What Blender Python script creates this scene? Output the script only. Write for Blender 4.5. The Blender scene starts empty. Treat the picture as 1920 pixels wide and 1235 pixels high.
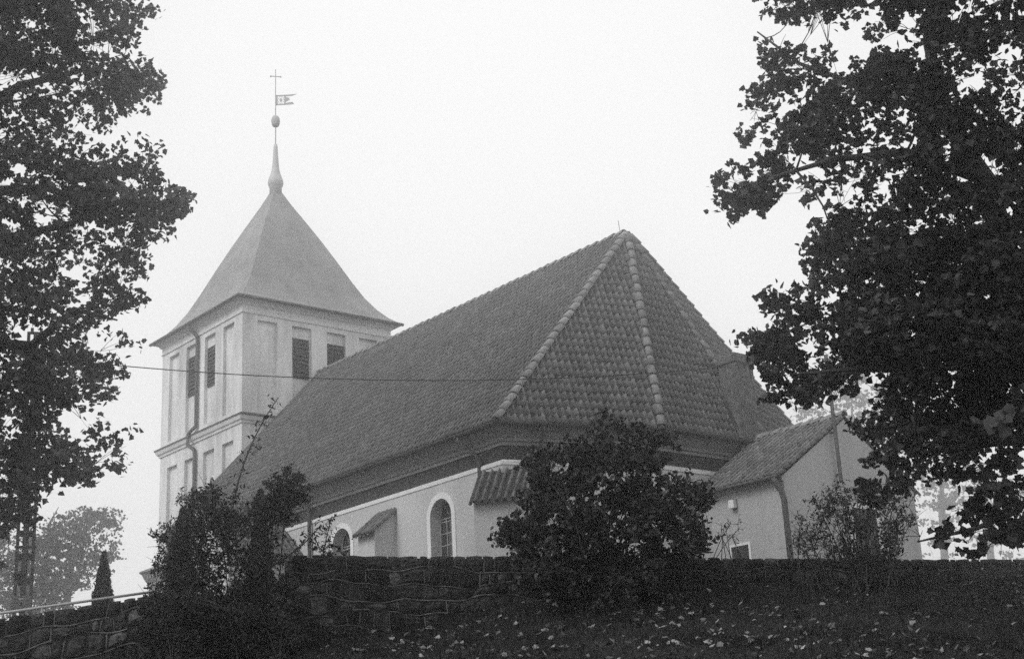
import bpy, math, random
import numpy as np
from mathutils import Matrix, Vector

random.seed(7)
RNG = np.random.default_rng(11)
scene = bpy.context.scene
col = scene.collection

# ---------------------------------------------------------------- camera
CAM = np.array([-26.8042, 28.0901, -3.1296])
YAW, PITCH, ROLL, FPX = -0.6956, 0.3053, -0.0528, 1920 * 50 / 36
_F = np.array([math.cos(YAW) * math.cos(PITCH), math.sin(YAW) * math.cos(PITCH), math.sin(PITCH)])
_R = np.array([math.sin(YAW), -math.cos(YAW), 0.0])
_U = np.cross(_R, _F)
_R, _U = _R * math.cos(ROLL) + _U * math.sin(ROLL), -_R * math.sin(ROLL) + _U * math.cos(ROLL)
cam_data = bpy.data.cameras.new('camera')
cam_data.lens = 50; cam_data.sensor_width = 36; cam_data.clip_end = 2000; cam_data.clip_start = 0.1
cam = bpy.data.objects.new('camera', cam_data); col.objects.link(cam)
m = Matrix.Identity(4)
for i in range(3):
    m[i][0], m[i][1], m[i][2], m[i][3] = _R[i], _U[i], -_F[i], CAM[i]
cam.matrix_world = m
scene.camera = cam

# ---------------------------------------------------------------- sky, sun, exposure
SUN_EL, SUN_AZ = math.radians(42), math.radians(88)        # azimuth measured from +X towards +Y
world = bpy.data.worlds.new('World'); scene.world = world; world.use_nodes = True
nt = world.node_tree; nt.nodes.clear()
n_out = nt.nodes.new('ShaderNodeOutputWorld'); n_bg = nt.nodes.new('ShaderNodeBackground')
n_sky = nt.nodes.new('ShaderNodeTexSky'); n_sky.sky_type = 'NISHITA'; n_sky.sun_disc = False
n_sky.sun_elevation = SUN_EL; n_sky.sun_rotation = math.pi / 2 - SUN_AZ
n_sky.air_density = 1.0; n_sky.dust_density = 6.0; n_sky.ozone_density = 1.0
n_bw = nt.nodes.new('ShaderNodeRGBToBW')
n_mix = nt.nodes.new('ShaderNodeMix'); n_mix.data_type = 'RGBA'; n_mix.inputs[0].default_value = 0.9
n_mix.inputs[7].default_value = (10.0, 10.0, 10.0, 1)       # closed overcast: nearly even brightness
nt.links.new(n_sky.outputs[0], n_bw.inputs[0]); nt.links.new(n_bw.outputs[0], n_mix.inputs[6])
nt.links.new(n_mix.outputs[2], n_bg.inputs['Color']); n_bg.inputs['Strength'].default_value = 0.1
nt.links.new(n_bg.outputs[0], n_out.inputs[0])
sun = bpy.data.lights.new('sun', 'SUN'); sun.energy = 1.5; sun.angle = math.radians(25); sun.color = (1, 1, 1)
sun_o = bpy.data.objects.new('sun', sun); col.objects.link(sun_o)
sd = Vector((math.cos(SUN_EL) * math.cos(SUN_AZ), math.cos(SUN_EL) * math.sin(SUN_AZ), math.sin(SUN_EL)))
sun_o.rotation_euler = sd.to_track_quat('Z', 'Y').to_euler()
scene.view_settings.view_transform = 'Standard'; scene.view_settings.look = 'None'
scene.view_settings.gamma = 1.0; scene.view_settings.exposure = 0.12
scene.render.engine = 'CYCLES'
cy = scene.cycles
cy.max_bounces = 5; cy.diffuse_bounces = 2; cy.glossy_bounces = 1; cy.transmission_bounces = 2
cy.volume_bounces = 2; cy.transparent_max_bounces = 4; cy.use_denoising = False
cy.sample_clamp_indirect = 1.5; cy.sample_clamp_direct = 6.0
HAZE_DENSITY, HAZE_G = 0.0055, 0.93
E0 = 5.3                                                     # height of the church eaves above the yard

# ---------------------------------------------------------------- helpers
def ray(px, py):
    d = _F * FPX + _R * (px - 960) - _U * (py - 617.5)
    return d / np.linalg.norm(d)
def at(px, py, D):
    """point in the direction of a photo pixel at horizontal distance D from the camera"""
    d = ray(px, py); return CAM + d * (D / math.hypot(d[0], d[1]))

def mesh_arrays(name, V, F):
    V = np.asarray(V, dtype=np.float32).reshape(-1, 3)
    me = bpy.data.meshes.new(name)
    if isinstance(F, np.ndarray):
        n, k = F.shape
        me.vertices.add(len(V)); me.vertices.foreach_set('co', V.ravel())
        me.loops.add(n * k); me.loops.foreach_set('vertex_index', F.astype(np.int32).ravel())
        me.polygons.add(n); me.polygons.foreach_set('loop_start', np.arange(0, n * k, k, dtype=np.int32))
        me.update(calc_edges=True); me.validate()
    else:
        me.from_pydata([tuple(v) for v in V.tolist()], [], F); me.update()
    return me

class MB:
    def __init__(self): self.v = []; self.f = []
    def poly(self, pts):
        b = len(self.v); self.v += [tuple(map(float, p)) for p in pts]; self.f.append(tuple(range(b, b + len(pts)))); return self
    def box(self, x0, x1, y0, y1, z0, z1):
        b = len(self.v)
        self.v += [(x0, y0, z0), (x1, y0, z0), (x1, y1, z0), (x0, y1, z0), (x0, y0, z1), (x1, y0, z1), (x1, y1, z1), (x0, y1, z1)]
        for q in ((0, 3, 2, 1), (4, 5, 6, 7), (0, 1, 5, 4), (1, 2, 6, 5), (2, 3, 7, 6), (3, 0, 4, 7)):
            self.f.append(tuple(b + i for i in q))
        return self
    def obox(self, c, ax, ay, az):
        """box centred at c with half-axis vectors"""
        b = len(self.v); c = np.array(c, float); ax, ay, az = map(lambda q: np.array(q, float), (ax, ay, az))
        for sz in (-1, 1):
            for sx, sy in ((-1, -1), (1, -1), (1, 1), (-1, 1)):
                self.v.append(tuple(c + sx * ax + sy * ay + sz * az))
        for q in ((0, 3, 2, 1), (4, 5, 6, 7), (0, 1, 5, 4), (1, 2, 6, 5), (2, 3, 7, 6), (3, 0, 4, 7)):
            self.f.append(tuple(b + i for i in q))
        return self
    def tube(self, pts, rad, n=6, cap=True):
        pts = [np.array(p, float) for p in pts]
        if not hasattr(rad, '__len__'): rad = [rad] * len(pts)
        b = len(self.v); prev = None
        for i, p in enumerate(pts):
            d = pts[min(i + 1, len(pts) - 1)] - pts[max(i - 1, 0)]
            d = d / (np.linalg.norm(d) + 1e-9)
            if prev is None:
                a = np.cross(d, (0, 0, 1)) if abs(d[2]) < .9 else np.cross(d, (1, 0, 0))
            else:
                a = prev - d * (prev @ d)
            a = a / (np.linalg.norm(a) + 1e-9); prev = a; c = np.cross(d, a)
            for k in range(n):
                t = 2 * math.pi * k / n
                self.v.append(tuple(p + rad[i] * (math.cos(t) * a + math.sin(t) * c)))
        for i in range(len(pts) - 1):
            for k in range(n):
                k2 = (k + 1) % n
                self.f.append((b + i * n + k, b + i * n + k2, b + (i + 1) * n + k2, b + (i + 1) * n + k))
        if cap:
            self.f.append(tuple(b + k for k in range(n))[::-1]); e = b + (len(pts) - 1) * n
            self.f.append(tuple(e + k for k in range(n)))
        return self
    def lathe(self, prof, cx, cy_, n=20):
        b = len(self.v)
        for r, z in prof:
            for k in range(n):
                t = 2 * math.pi * k / n; self.v.append((cx + r * math.cos(t), cy_ + r * math.sin(t), z))
        for i in range(len(prof) - 1):
            for k in range(n):
                k2 = (k + 1) % n
                self.f.append((b + i * n + k, b + i * n + k2, b + (i + 1) * n + k2, b + (i + 1) * n + k))
        self.f.append(tuple(b + k for k in range(n))[::-1]); e = b + (len(prof) - 1) * n
        self.f.append(tuple(e + k for k in range(n)))
        return self
    def build(self, name, mat, parent=None, smooth=False):
        me = bpy.data.meshes.new(name); me.from_pydata(self.v, [], self.f); me.update()
        return link(name, me, mat, parent, smooth)

def link(name, me, mat, parent=None, smooth=False):
    if mat is not None and not me.materials: me.materials.append(mat)
    if smooth: me.polygons.foreach_set('use_smooth', [True] * len(me.polygons))
    o = bpy.data.objects.new(name, me); col.objects.link(o)
    if parent is not None: o.parent = parent
    return o
def thing(name, label, cat, group=None):
    o = bpy.data.objects.new(name, None); col.objects.link(o); o.empty_display_size = .2
    return tag(o, label, cat, group)
def tag(o, label, cat, group=None, kind='thing'):
    o['label'] = label; o['category'] = cat
    if group: o['group'] = group
    if kind: o['kind'] = kind
    return o

def mat(name, g, var=0.25, scale=3.0, rough=0.85, bump=0.0, bscale=None, island=0.0, objrand=0.0, streak=False, spec=0.3, detail=6, translucent=0.0):
    M = bpy.data.materials.new(name); M.use_nodes = True; t = M.node_tree; N = t.nodes; L = t.links
    b = N['Principled BSDF']; b.inputs['Roughness'].default_value = rough
    b.inputs['Specular IOR Level'].default_value = spec
    tc = N.new('ShaderNodeTexCoord'); geo = N.new('ShaderNodeNewGeometry')
    mp = N.new('ShaderNodeMapping'); L.new(geo.outputs['Position'], mp.inputs['Vector'])
    if streak: mp.inputs['Scale'].default_value = (1, 1, .18)
    no = N.new('ShaderNodeTexNoise'); no.inputs['Scale'].default_value = scale; no.inputs['Detail'].default_value = detail
    no.inputs['Roughness'].default_value = .65
    L.new(mp.outputs[0], no.inputs['Vector'])
    mr = N.new('ShaderNodeMapRange'); mr.inputs[1].default_value = .3; mr.inputs[2].default_value = .7
    mr.inputs[3].default_value = 1 - var; mr.inputs[4].default_value = 1 + var
    L.new(no.outputs['Fac'], mr.inputs[0]); cur = mr.outputs[0]
    def mul(sock, amount):
        nonlocal cur
        r = N.new('ShaderNodeMapRange'); r.inputs[3].default_value = 1 - amount; r.inputs[4].default_value = 1 + amount
        L.new(sock, r.inputs[0]); k = N.new('ShaderNodeMath'); k.operation = 'MULTIPLY'
        L.new(cur, k.inputs[0]); L.new(r.outputs[0], k.inputs[1]); cur = k.outputs[0]
    if island: mul(geo.outputs['Random Per Island'], island)
    if objrand:
        oi = N.new('ShaderNodeObjectInfo'); mul(oi.outputs['Random'], objrand)
    k = N.new('ShaderNodeMath'); k.operation = 'MULTIPLY'; k.inputs[1].default_value = g; L.new(cur, k.inputs[0])
    cc = N.new('ShaderNodeCombineColor')
    for i in range(3): L.new(k.outputs[0], cc.inputs[i])
    L.new(cc.outputs[0], b.inputs['Base Color'])
    if bump:
        nb = N.new('ShaderNodeTexNoise'); nb.inputs['Scale'].default_value = bscale or scale * 4; nb.inputs['Detail'].default_value = 4
        L.new(geo.outputs['Position'], nb.inputs['Vector'])
        bp = N.new('ShaderNodeBump'); bp.inputs['Strength'].default_value = 1; bp.inputs['Distance'].default_value = bump
        L.new(nb.outputs['Fac'], bp.inputs['Height']); L.new(bp.outputs[0], b.inputs['Normal'])
    if translucent:
        tr = N.new('ShaderNodeBsdfTranslucent'); mx = N.new('ShaderNodeMixShader'); mx.inputs[0].default_value = translucent
        L.new(cc.outputs[0], tr.inputs['Color']); L.new(b.outputs[0], mx.inputs[1]); L.new(tr.outputs[0], mx.inputs[2])
        L.new(mx.outputs[0], N['Material Output'].inputs['Surface'])
    return M

M = {}
M['plaster'] = mat('white_plaster', .54, .10, .9, .9, .004, 25, streak=True)
M['tower_plaster'] = mat('weathered_plaster', .64, .34, 1.1, .9, .006, 18, streak=True)
M['tower_trim'] = mat('pale_trim', .70, .10, 1.5, .9, .003, 20, streak=True)
M['white_trim'] = mat('white_limewash', .78, .06, 2, .85, .003, 25)
M['sac_plaster'] = mat('grey_plaster', .43, .14, .8, .9, .006, 20, streak=True)
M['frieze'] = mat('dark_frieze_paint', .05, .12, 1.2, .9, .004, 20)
M['cornice'] = mat('grey_cornice_paint', .27, .08, 1.2, .85, .002, 20)
M['tile'] = mat('clay_roof_tile', .145, .22, .8, .8, .004, 40, island=.18)
M['tile_obj'] = mat('clay_roof_tile_single', .165, .25, 1.6, .8, .004, 40, objrand=.22)
M['hip'] = mat('clay_ridge_tile', .21, .3, 4, .8, .004, 40, objrand=.22)
M['sac_tile'] = mat('sacristy_roof_tile', .15, .3, 2.5, .75, .004, 40, objrand=.28)
M['underlay'] = mat('roof_underlay', .04, .1, 2)
M['metal'] = mat('grey_zinc', .075, .2, 4, .6, spec=.25)
M['dark_metal'] = mat('dark_iron', .05, .2, 6, .5, spec=.5)
M['zinc_pale'] = mat('fog_paled_lead', .42, .12, 3, .6)  # spire colour lightened to imitate the thicker fog higher up
M['vane_metal'] = mat('fog_paled_copper', .32, .1, 4, .6)  # rod, ball, vane and cross: fog paleness put into the base colour
M['rail_metal'] = mat('galvanised_rail', .45, .15, 6, .35, spec=.6)
M['slat'] = mat('dark_louver_wood', .05, .2, 6, .8)
M['glass_dark'] = mat('dark_window_glass', .03, .5, 2.5, .12, spec=.6)
M['muntin'] = mat('painted_glazing_bar', .38, .1, 5, .7)
M['door'] = mat('dark_door_wood', .05, .25, 4, .7)
M['chimney'] = mat('lichen_chimney', .105, .6, 7, .95, .02, 14)
M['stone'] = mat('field_stone', .03, .75, 9, .9, .02, 22, objrand=.6, spec=.15)
M['pale_stone'] = mat('pale_field_stone', .085, .6, 10, .9, .02, 22, objrand=.4, spec=.15)
M['mortar'] = mat('dark_mortar', .034, .5, 5, .95, .02, 20)
M['joint'] = mat('raised_mortar_joint', .13, .5, 3, .95, .006, 60)
M['ground'] = mat('bank_soil', .012, .5, 2.0, .95, .05, 9)
M['yard'] = mat('churchyard_grass', .05, .3, .6, .95, .03, 6)
M['grass'] = mat('grass_blade', .026, .95, .8, .9, island=.8, spec=.1)
M['litter'] = mat('fallen_leaf', .17, .4, 3, .8, island=.85)
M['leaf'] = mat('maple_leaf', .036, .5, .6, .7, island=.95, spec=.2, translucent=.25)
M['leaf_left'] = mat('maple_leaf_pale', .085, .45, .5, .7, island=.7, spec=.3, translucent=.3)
M['leaf_bush'] = mat('bush_leaf', .03, .4, 2.5, .6, island=.95, spec=.25, translucent=.15)
M['leaf_rose'] = mat('rose_leaf', .02, .3, 2, .8, island=.5, translucent=.15)
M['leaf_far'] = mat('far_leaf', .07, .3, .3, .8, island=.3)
M['thuja'] = mat('thuja_scale_leaf', .03, .3, 3, .8, island=.5)
M['bark'] = mat('bark', .045, .4, 6, .95, .02, 20)
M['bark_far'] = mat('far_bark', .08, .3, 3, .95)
M['concrete'] = mat('pole_concrete', .06, .25, 4, .9, .004, 30)
M['sign'] = mat('sign_plate', .22, .08, 5, .6)
M['black'] = mat('black_print', .03, .1, 5, .7)
M['cable'] = mat('black_cable', .02, .1, 5, .6)
M['lamp_white'] = mat('white_lamp_housing', .8, .05, 5, .4)

# shingle relief on the bell tower roof: fine horizontal courses
def shingle_mat():
    Mt = mat('wooden_shingle', .26, .2, 1.2, .8, 0); t = Mt.node_tree; N = t.nodes; L = t.links
    geo = N.new('ShaderNodeNewGeometry')
    br = N.new('ShaderNodeTexBrick'); br.inputs['Scale'].default_value = 1; br.inputs['Brick Width'].default_value = .12
    br.inputs['Row Height'].default_value = .16; br.inputs['Mortar Size'].default_value = .012; br.offset = .5
    sx = N.new('ShaderNodeSeparateXYZ'); L.new(geo.outputs['Position'], sx.inputs[0])
    ad = N.new('ShaderNodeMath'); L.new(sx.outputs[0], ad.inputs[0]); L.new(sx.outputs[1], ad.inputs[1])
    cb = N.new('ShaderNodeCombineXYZ'); L.new(ad.outputs[0], cb.inputs[0]); L.new(sx.outputs[2], cb.inputs[1])
    L.new(cb.outputs[0], br.inputs['Vector'])
    inv = N.new('ShaderNodeMath'); inv.operation = 'SUBTRACT'; inv.inputs[0].default_value = 1; L.new(br.outputs['Fac'], inv.inputs[1])
    bp = N.new('ShaderNodeBump'); bp.inputs['Distance'].default_value = .03; bp.inputs['Strength'].default_value = 1
    L.new(inv.outputs[0], bp.inputs['Height']); L.new(bp.outputs[0], N['Principled BSDF'].inputs['Normal'])
    return Mt
M['shingle'] = shingle_mat()

# ---------------------------------------------------------------- terrain
WA = np.array([-9.59, 17.91]); WB = np.array([-13.46, 6.16])
WD = (WB - WA) / np.linalg.norm(WB - WA); WN = np.array([-WD[1], WD[0]])      # WN points away from the camera
BS = np.array([-30, -6, -3.8, -1.8, .12, .99, 2.04, 2.65, 3.17, 4.43, 5.86, 8.62, 10.15, 11.79, 13, 16, 30])
BZ = np.array([-3.6, -3.0, -2.6, -2.0, -1.16, -1.06, -.99, -.86, -.76, -.64, -.47, -.44, -.35, -.15, -.02, .25, .6])
def vnoise(x, y):
    return (np.sin(x * 1.7 + 1.3 * np.sin(y * 1.1)) * np.cos(y * 1.9 + .7 * np.sin(x * 1.3)) +
            .5 * np.sin(x * 4.3 + y * 2.1) * np.cos(y * 5.1 - x * 1.7))
def ground_z(x, y):
    x = np.asarray(x, float); y = np.asarray(y, float)
    s = (x - WA[0]) * WD[0] + (y - WA[1]) * WD[1]; w = -((x - WA[0]) * WN[0] + (y - WA[1]) * WN[1])
    b = np.interp(s, BS, BZ)
    t = np.clip(w / 18.0, 0, 1.4)
    front = b * (1 - np.clip(t, 0, 1)) - 4.75 * t ** .97 + .05 * vnoise(x * 1.2, y * 1.2)
    yard = -.4 + np.clip(s * .22, -1.2, 0) * (s < 0) * np.exp(-np.clip(-w, 0, 99) / 7)
    k = np.clip((-w - .12) / .2, 0, 1)
    return front * (1 - k) + yard * k
def wall_pt(s, w, z):
    p = WA + WD * s - WN * w; return np.array([p[0], p[1], z])

gs = np.unique(np.concatenate([np.linspace(-150, -12, 24), np.linspace(-12, 20, 150), np.linspace(20, 150, 24)]))
gw = np.unique(np.concatenate([np.linspace(-145, -6, 24), np.linspace(-6, -.5, 14), np.linspace(-.5, 0.1, 14), np.linspace(.1, 10, 60), np.linspace(10, 22, 26), np.linspace(22, 140, 20)]))
SS, WW = np.meshgrid(gs, gw, indexing='ij')
GX = WA[0] + WD[0] * SS - WN[0] * WW; GY = WA[1] + WD[1] * SS - WN[1] * WW
GV = np.stack([GX, GY, ground_z(GX, GY)], -1).reshape(-1, 3)
ni, nj = SS.shape
ii, jj = np.meshgrid(np.arange(ni - 1), np.arange(nj - 1), indexing='ij'); q = (ii * nj + jj).ravel()
GF = np.stack([q, q + 1, q + nj + 1, q + nj], -1)
g = link('ground', mesh_arrays('ground', GV, GF), M['ground'], smooth=True); g['kind'] = 'structure'

# ---------------------------------------------------------------- church: nave and apse
UT, UA, HR = 18.59, 1.286, 12.16
EAVE = [np.array(p) for p in ((UT, 6.4), (0, 6.4), (-1.49, 2.07), (-1.49, -2.07), (0, -6.4), (UT, -6.4))]
APEX = np.array([UA, 0, HR]); RIDGE_END = np.array([UT, 0, HR])
def offset_poly(poly, d):
    """open polyline moved outwards (outward = right-hand side of travel) by d"""
    out = []
    n = [(lambda e: np.array([e[1], -e[0]]) / np.linalg.norm(e))(poly[i + 1] - poly[i]) for i in range(len(poly) - 1)]
    for i, p in enumerate(poly):
        if i == 0: out.append(p + n[0] * d)
        elif i == len(poly) - 1: out.append(p + n[-1] * d)
        else:
            b = n[i - 1] + n[i]; b = b / np.linalg.norm(b); out.append(p + b * d / (b @ n[i]))
    return out
def sweep(poly, prof, mb=None):
    mb = mb or MB(); rows = [[(*p, z) for p in offset_poly(poly, o)] for o, z in prof]
    for a, b in zip(rows[:-1], rows[1:]):
        for i in range(len(a) - 1): mb.poly((a[i], a[i + 1], b[i + 1], b[i]))
    return mb

church = thing('church', 'long white plastered church with steep tiled roof and polygonal end', 'church')
WALL_O = -.42
# lower wall with arched openings on the camera-facing side, plain elsewhere
LOW = offset_poly(EAVE, WALL_O + .09)
ZM = E0 - .86
WIN = [(2.86, .47, 3.48, 1.55), (7.66, .47, 3.48, 1.55)]        # centre x, half width, spring height, sill
mb = MB(); y0 = LOW[0][1]
def arch_wall(mb, x_hi, x_lo, y, z0, z1, wins, depth):
    xs = x_hi
    for cx, hw, zs, sill in sorted(wins, reverse=True):
        mb.poly(((xs, y, z0), (cx + hw, y, z0), (cx + hw, y, z1), (xs, y, z1)))
        mb.poly(((cx + hw, y, z0), (cx - hw, y, z0), (cx - hw, y, sill), (cx + hw, y, sill)))
        arc = [(cx + hw * math.cos(t), zs + hw * math.sin(t)) for t in np.linspace(0, math.pi, 19)]
        for (xa, za), (xb, zb) in zip(arc[:-1], arc[1:]): mb.poly(((xa, y, za), (xb, y, zb), (xb, y, z1), (xa, y, z1)))
        rim = [(cx + hw, sill)] + arc + [(cx - hw, sill), (cx + hw, sill)]
        for (xa, za), (xb, zb) in zip(rim[:-1], rim[1:]): mb.poly(((xa, y, za), (xb, y, zb), (xb, y - depth, zb), (xa, y - depth, za)))
        xs = cx - hw
    mb.poly(((xs, y, z0), (x_lo, y, z0), (x_lo, y, z1), (xs, y, z1)))
arch_wall(mb, UT, LOW[1][0], y0, -.6, ZM, WIN, .34)
for a, b in zip(LOW[1:-1], LOW[2:]): mb.poly(((*a, -.6), (*b, -.6), (*b, ZM), (*a, ZM)))
mb.build('wall', M['plaster'], church)
# white sloped offset on top of the lower wall
sweep(EAVE, [(WALL_O + .088, ZM - .10), (WALL_O + .115, ZM - .085), (WALL_O + .118, ZM), (WALL_O - .02, ZM + .07)]).build('wall_offset', M['white_trim'], church)
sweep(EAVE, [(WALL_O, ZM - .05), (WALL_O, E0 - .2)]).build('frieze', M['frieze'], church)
sweep(EAVE, [(WALL_O - .01, E0 - .44), (WALL_O + .05, E0 - .44), (WALL_O + .055, E0 - .36), (WALL_O + .11, E0 - .34), (WALL_O + .12, E0 - .27),
             (WALL_O + .17, E0 - .22), (WALL_O + .29, E0 - .10), (WALL_O + .34, E0 - .04), (-.03, E0 - .02), (-.03, E0 + .05)]).build('cornice', M['cornice'], church)
# gutter: half-round dark trough outside the eave
gm = MB()
prof = [(.02 + .07 + .07 * math.cos(t), E0 + .03 + .07 * math.sin(t)) for t in np.linspace(math.pi, 2 * math.pi, 8)]
sweep(EAVE[:4], prof, gm); sweep(EAVE[:4], [(o * .96 + .004, z + .006) for o, z in prof[::-1]], gm)
gm.build('gutter', M['metal'], church, smooth=True)
# west gable wall behind the tower
MB().poly(((UT, 5.98, -.6), (UT, -5.98, -.6), (UT, -5.98, E0), (UT, -.05, HR - .3), (UT, .05, HR - .3), (UT, 5.98, E0))).build('gable_wall', M['plaster'], church)

# roof
PLANES = []   # (eave_a, eave_b, upper corner over a, upper corner over b)
E3 = [np.array([p[0], p[1], E0 + .06]) for p in EAVE]
TOP = [RIDGE_END, APEX, APEX, APEX, APEX, RIDGE_END]
rm = MB()
for i in range(5):
    a, b = E3[i], E3[i + 1]; ua, ub = TOP[i], TOP[i + 1]
    n = np.cross(b - a, ua - a); n /= np.linalg.norm(n); n = n if n[2] > 0 else -n
    dn = n * -.03
    rm.poly((a + dn, b + dn, ub + dn, ua + dn) if not np.allclose(ua, ub) else (a + dn, b + dn, ua + dn))
    PLANES.append((a, b, ua, ub, n))
roof = rm.build('roof', M['underlay'], church)

TW_, TG = .192, .275
def tile_template(w=TW_, L=TG * 1.22):
    """S-shaped pantile: x across, y up the slope, z out; about 24 triangles"""
    xs = w * np.array([-.5, -.30, -.10, .10, .25, .38, .47, .53])
    hz = np.array([-.010, -.030, -.020, .030, .078, .092, .058, -.020])
    V, F = [], []
    for y, lift in ((0, .017), (L, .002)):
        for x, h in zip(xs, hz): V.append((x, y, h + lift))
    for x, h in zip(xs, hz): V.append((x, .004, h + .017 - .018))
    k = len(xs)
    for i in range(k - 1):
        F.append((i, i + 1, k + i + 1, k + i)); F.append((2 * k + i, 2 * k + i + 1, i + 1, i))
    return np.array(V), np.array(F)
TV, TF = tile_template()
tile_me = mesh_arrays('roof_tile', TV, TF); tile_me.materials.append(M['tile_obj']); tile_me.polygons.foreach_set('use_smooth', [True] * len(tile_me.polygons))
sac_tile_me = mesh_arrays('sacristy_tile', TV, TF); sac_tile_me.materials.append(M['sac_tile']); sac_tile_me.polygons.foreach_set('use_smooth', [True] * len(sac_tile_me.polygons))

def tile_spots(a, b, ua, ub, n, wob=.008, margin=0.02, w=TW_, gauge=TG):
    """frames (origin, ex, ey, n) of all tiles on a planar roof face whose eave runs a->b"""
    ex = (b - a) / np.linalg.norm(b - a); ey = np.cross(n, ex); ey = ey if ey[2] > 0 else -ey
    if np.cross(ex, ey) @ n < 0: ex = -ex; o = b
    else: o = a
    pts = [((p - o) @ ex, (p - o) @ ey) for p in (a, b, ub, ua)]
    def inside(x, y):
        sgn = 0
        for (x1, y1), (x2, y2) in zip(pts, pts[1:] + pts[:1]):
            l = math.hypot(x2 - x1, y2 - y1)
            if l < 1e-6: continue
            c = ((x2 - x1) * (y - y1) - (y2 - y1) * (x - x1)) / l
            if sgn == 0: sgn = 1 if area > 0 else -1
            if c * sgn < -margin: return False
        return True
    area = sum(x1 * y2 - x2 * y1 for (x1, y1), (x2, y2) in zip(pts, pts[1:] + pts[:1]))
    xm0, xm1 = min(p[0] for p in pts), max(p[0] for p in pts); ym = max(p[1] for p in pts)
    out = []
    for r in range(int(ym / gauge) + 1):
        y = r * gauge - .05
        for c in range(int((xm1 - xm0) / w) + 2):
            x = xm0 + (c + .5) * w
            if inside(x, y + gauge * .6):
                out.append((o + ex * (x + random.gauss(0, wob * .4)) + ey * (y + random.gauss(0, wob)) + n * (random.gauss(0, wob * .3)), ex, ey, n))
    return out
def merged_tiles(spots, name, m_, parent):
    O = np.array([s[0] for s in spots]); X = np.array([s[1] for s in spots]); Y = np.array([s[2] for s in spots]); Nn = np.array([s[3] for s in spots])
    V = O[:, None] + TV[None, :, 0:1] * X[:, None] + TV[None, :, 1:2] * Y[:, None] + TV[None, :, 2:3] * Nn[:, None]
    F = (TF[None] + (np.arange(len(O)) * len(TV))[:, None, None]).reshape(-1, 4)
    o = link(name, mesh_arrays(name, V.reshape(-1, 3), F), m_, parent, smooth=True); o['kind'] = 'stuff'; return o
def frame_matrix(o, x, y, z):
    return Matrix(((x[0], y[0], z[0], o[0]), (x[1], y[1], z[1], o[1]), (x[2], y[2], z[2], o[2]), (0, 0, 0, 1)))
def single_tiles(spots, name, me, parent):
    for s in spots:
        t = bpy.data.objects.new(name, me); col.objects.link(t); t.parent = parent
        t.matrix_world = frame_matrix(*s)
allsp = [tile_spots(*p) for p in PLANES]
faceA = sorted(allsp[1], key=lambda s: np.linalg.norm(s[0] - CAM))
single_tiles(faceA[:300], 'roof_tile', tile_me, roof)
merged_tiles(faceA[300:] + allsp[0] + allsp[2] + allsp[3] + allsp[4], 'roof_tiles', M['tile'], roof)

def barrel_template(r=.125, L=.36, n=7):
    V, F = [], []
    for y, rr, dz in ((0, r * 1.12, .025), (L * 1.1, r * .92, 0), (0, r * .96, .012)):
        for k in range(n):
            t = math.pi * (k / (n - 1)); V.append((rr * math.cos(t), y, rr * math.sin(t) * .95 + dz - .03))
    for k in range(n - 1):
        F.append((k, k + 1, n + k + 1, n + k)); F.append((2 * n + k, 2 * n + k + 1, k + 1, k))
    return mesh_arrays('hip_tile', np.array(V), np.array(F))
hip_me = barrel_template(); hip_me.materials.append(M['hip']); hip_me.polygons.foreach_set('use_smooth', [True] * len(hip_me.polygons))
def barrel_row(p, q, name, step=.355, up=np.array([0, 0, 1.0]), parent=roof):
    p, q = np.array(p, float), np.array(q, float); L = np.linalg.norm(q - p); ey = (q - p) / L
    ex = np.cross(ey, up); ex /= np.linalg.norm(ex); ez = np.cross(ex, ey)
    for k in range(int(L / step) + 1):
        o = p + ey * (k * step + random.gauss(0, .006)) + ez * (.03 + random.gauss(0, .004)) + ex * random.gauss(0, .006)
        t = bpy.data.objects.new(name, hip_me); col.objects.link(t); t.parent = parent
        rot = Matrix.Rotation(random.gauss(0, .03), 4, 'Z')
        t.matrix_world = frame_matrix(o, ex, ey, ez) @ rot
for i in (1, 2, 3, 4): barrel_row(E3[i] + (APEX - E3[i]) * .004, APEX + (E3[i] - APEX) * .035, 'hip_tile')
barrel_row(APEX + (.12, 0, 0), RIDGE_END, 'ridge_tile', .38)
vm = MB()                                                     # white verge against the tower, dark lead strip
vm.tube([E3[0] + (0, 0, .04), RIDGE_END + (0, 0, .03)], .06, 5); vm.build('verge', M['tile'], roof)

# chimney on the apse eave
ch = MB(); x0, x1, yl, yh = -1.52, -.93, -1.74, -.97
ch.box(x0, x1, yl, yh, 4.9, 7.62).box(x0 - .05, x1 + .05, yl - .05, yh + .05, 7.60, 7.72).box(x0 - .02, x1 + .02, yl - .02, yh + .02, 7.72, 7.86)
chim = ch.build('chimney', M['chimney'], roof)
fl = MB()
nB = PLANES[2][4]; eyB = np.cross(nB, (0, 1, 0)); eyB = eyB if eyB[2] > 0 else -eyB
pB = np.array([-1.49, yh + .07, E0 + .06]) + nB * .09
fl.obox(pB + eyB * .62, np.array([0, .07, 0]), eyB * .62, nB * .012); fl.build('lead_flashing', M['dark_metal'], roof)

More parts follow.
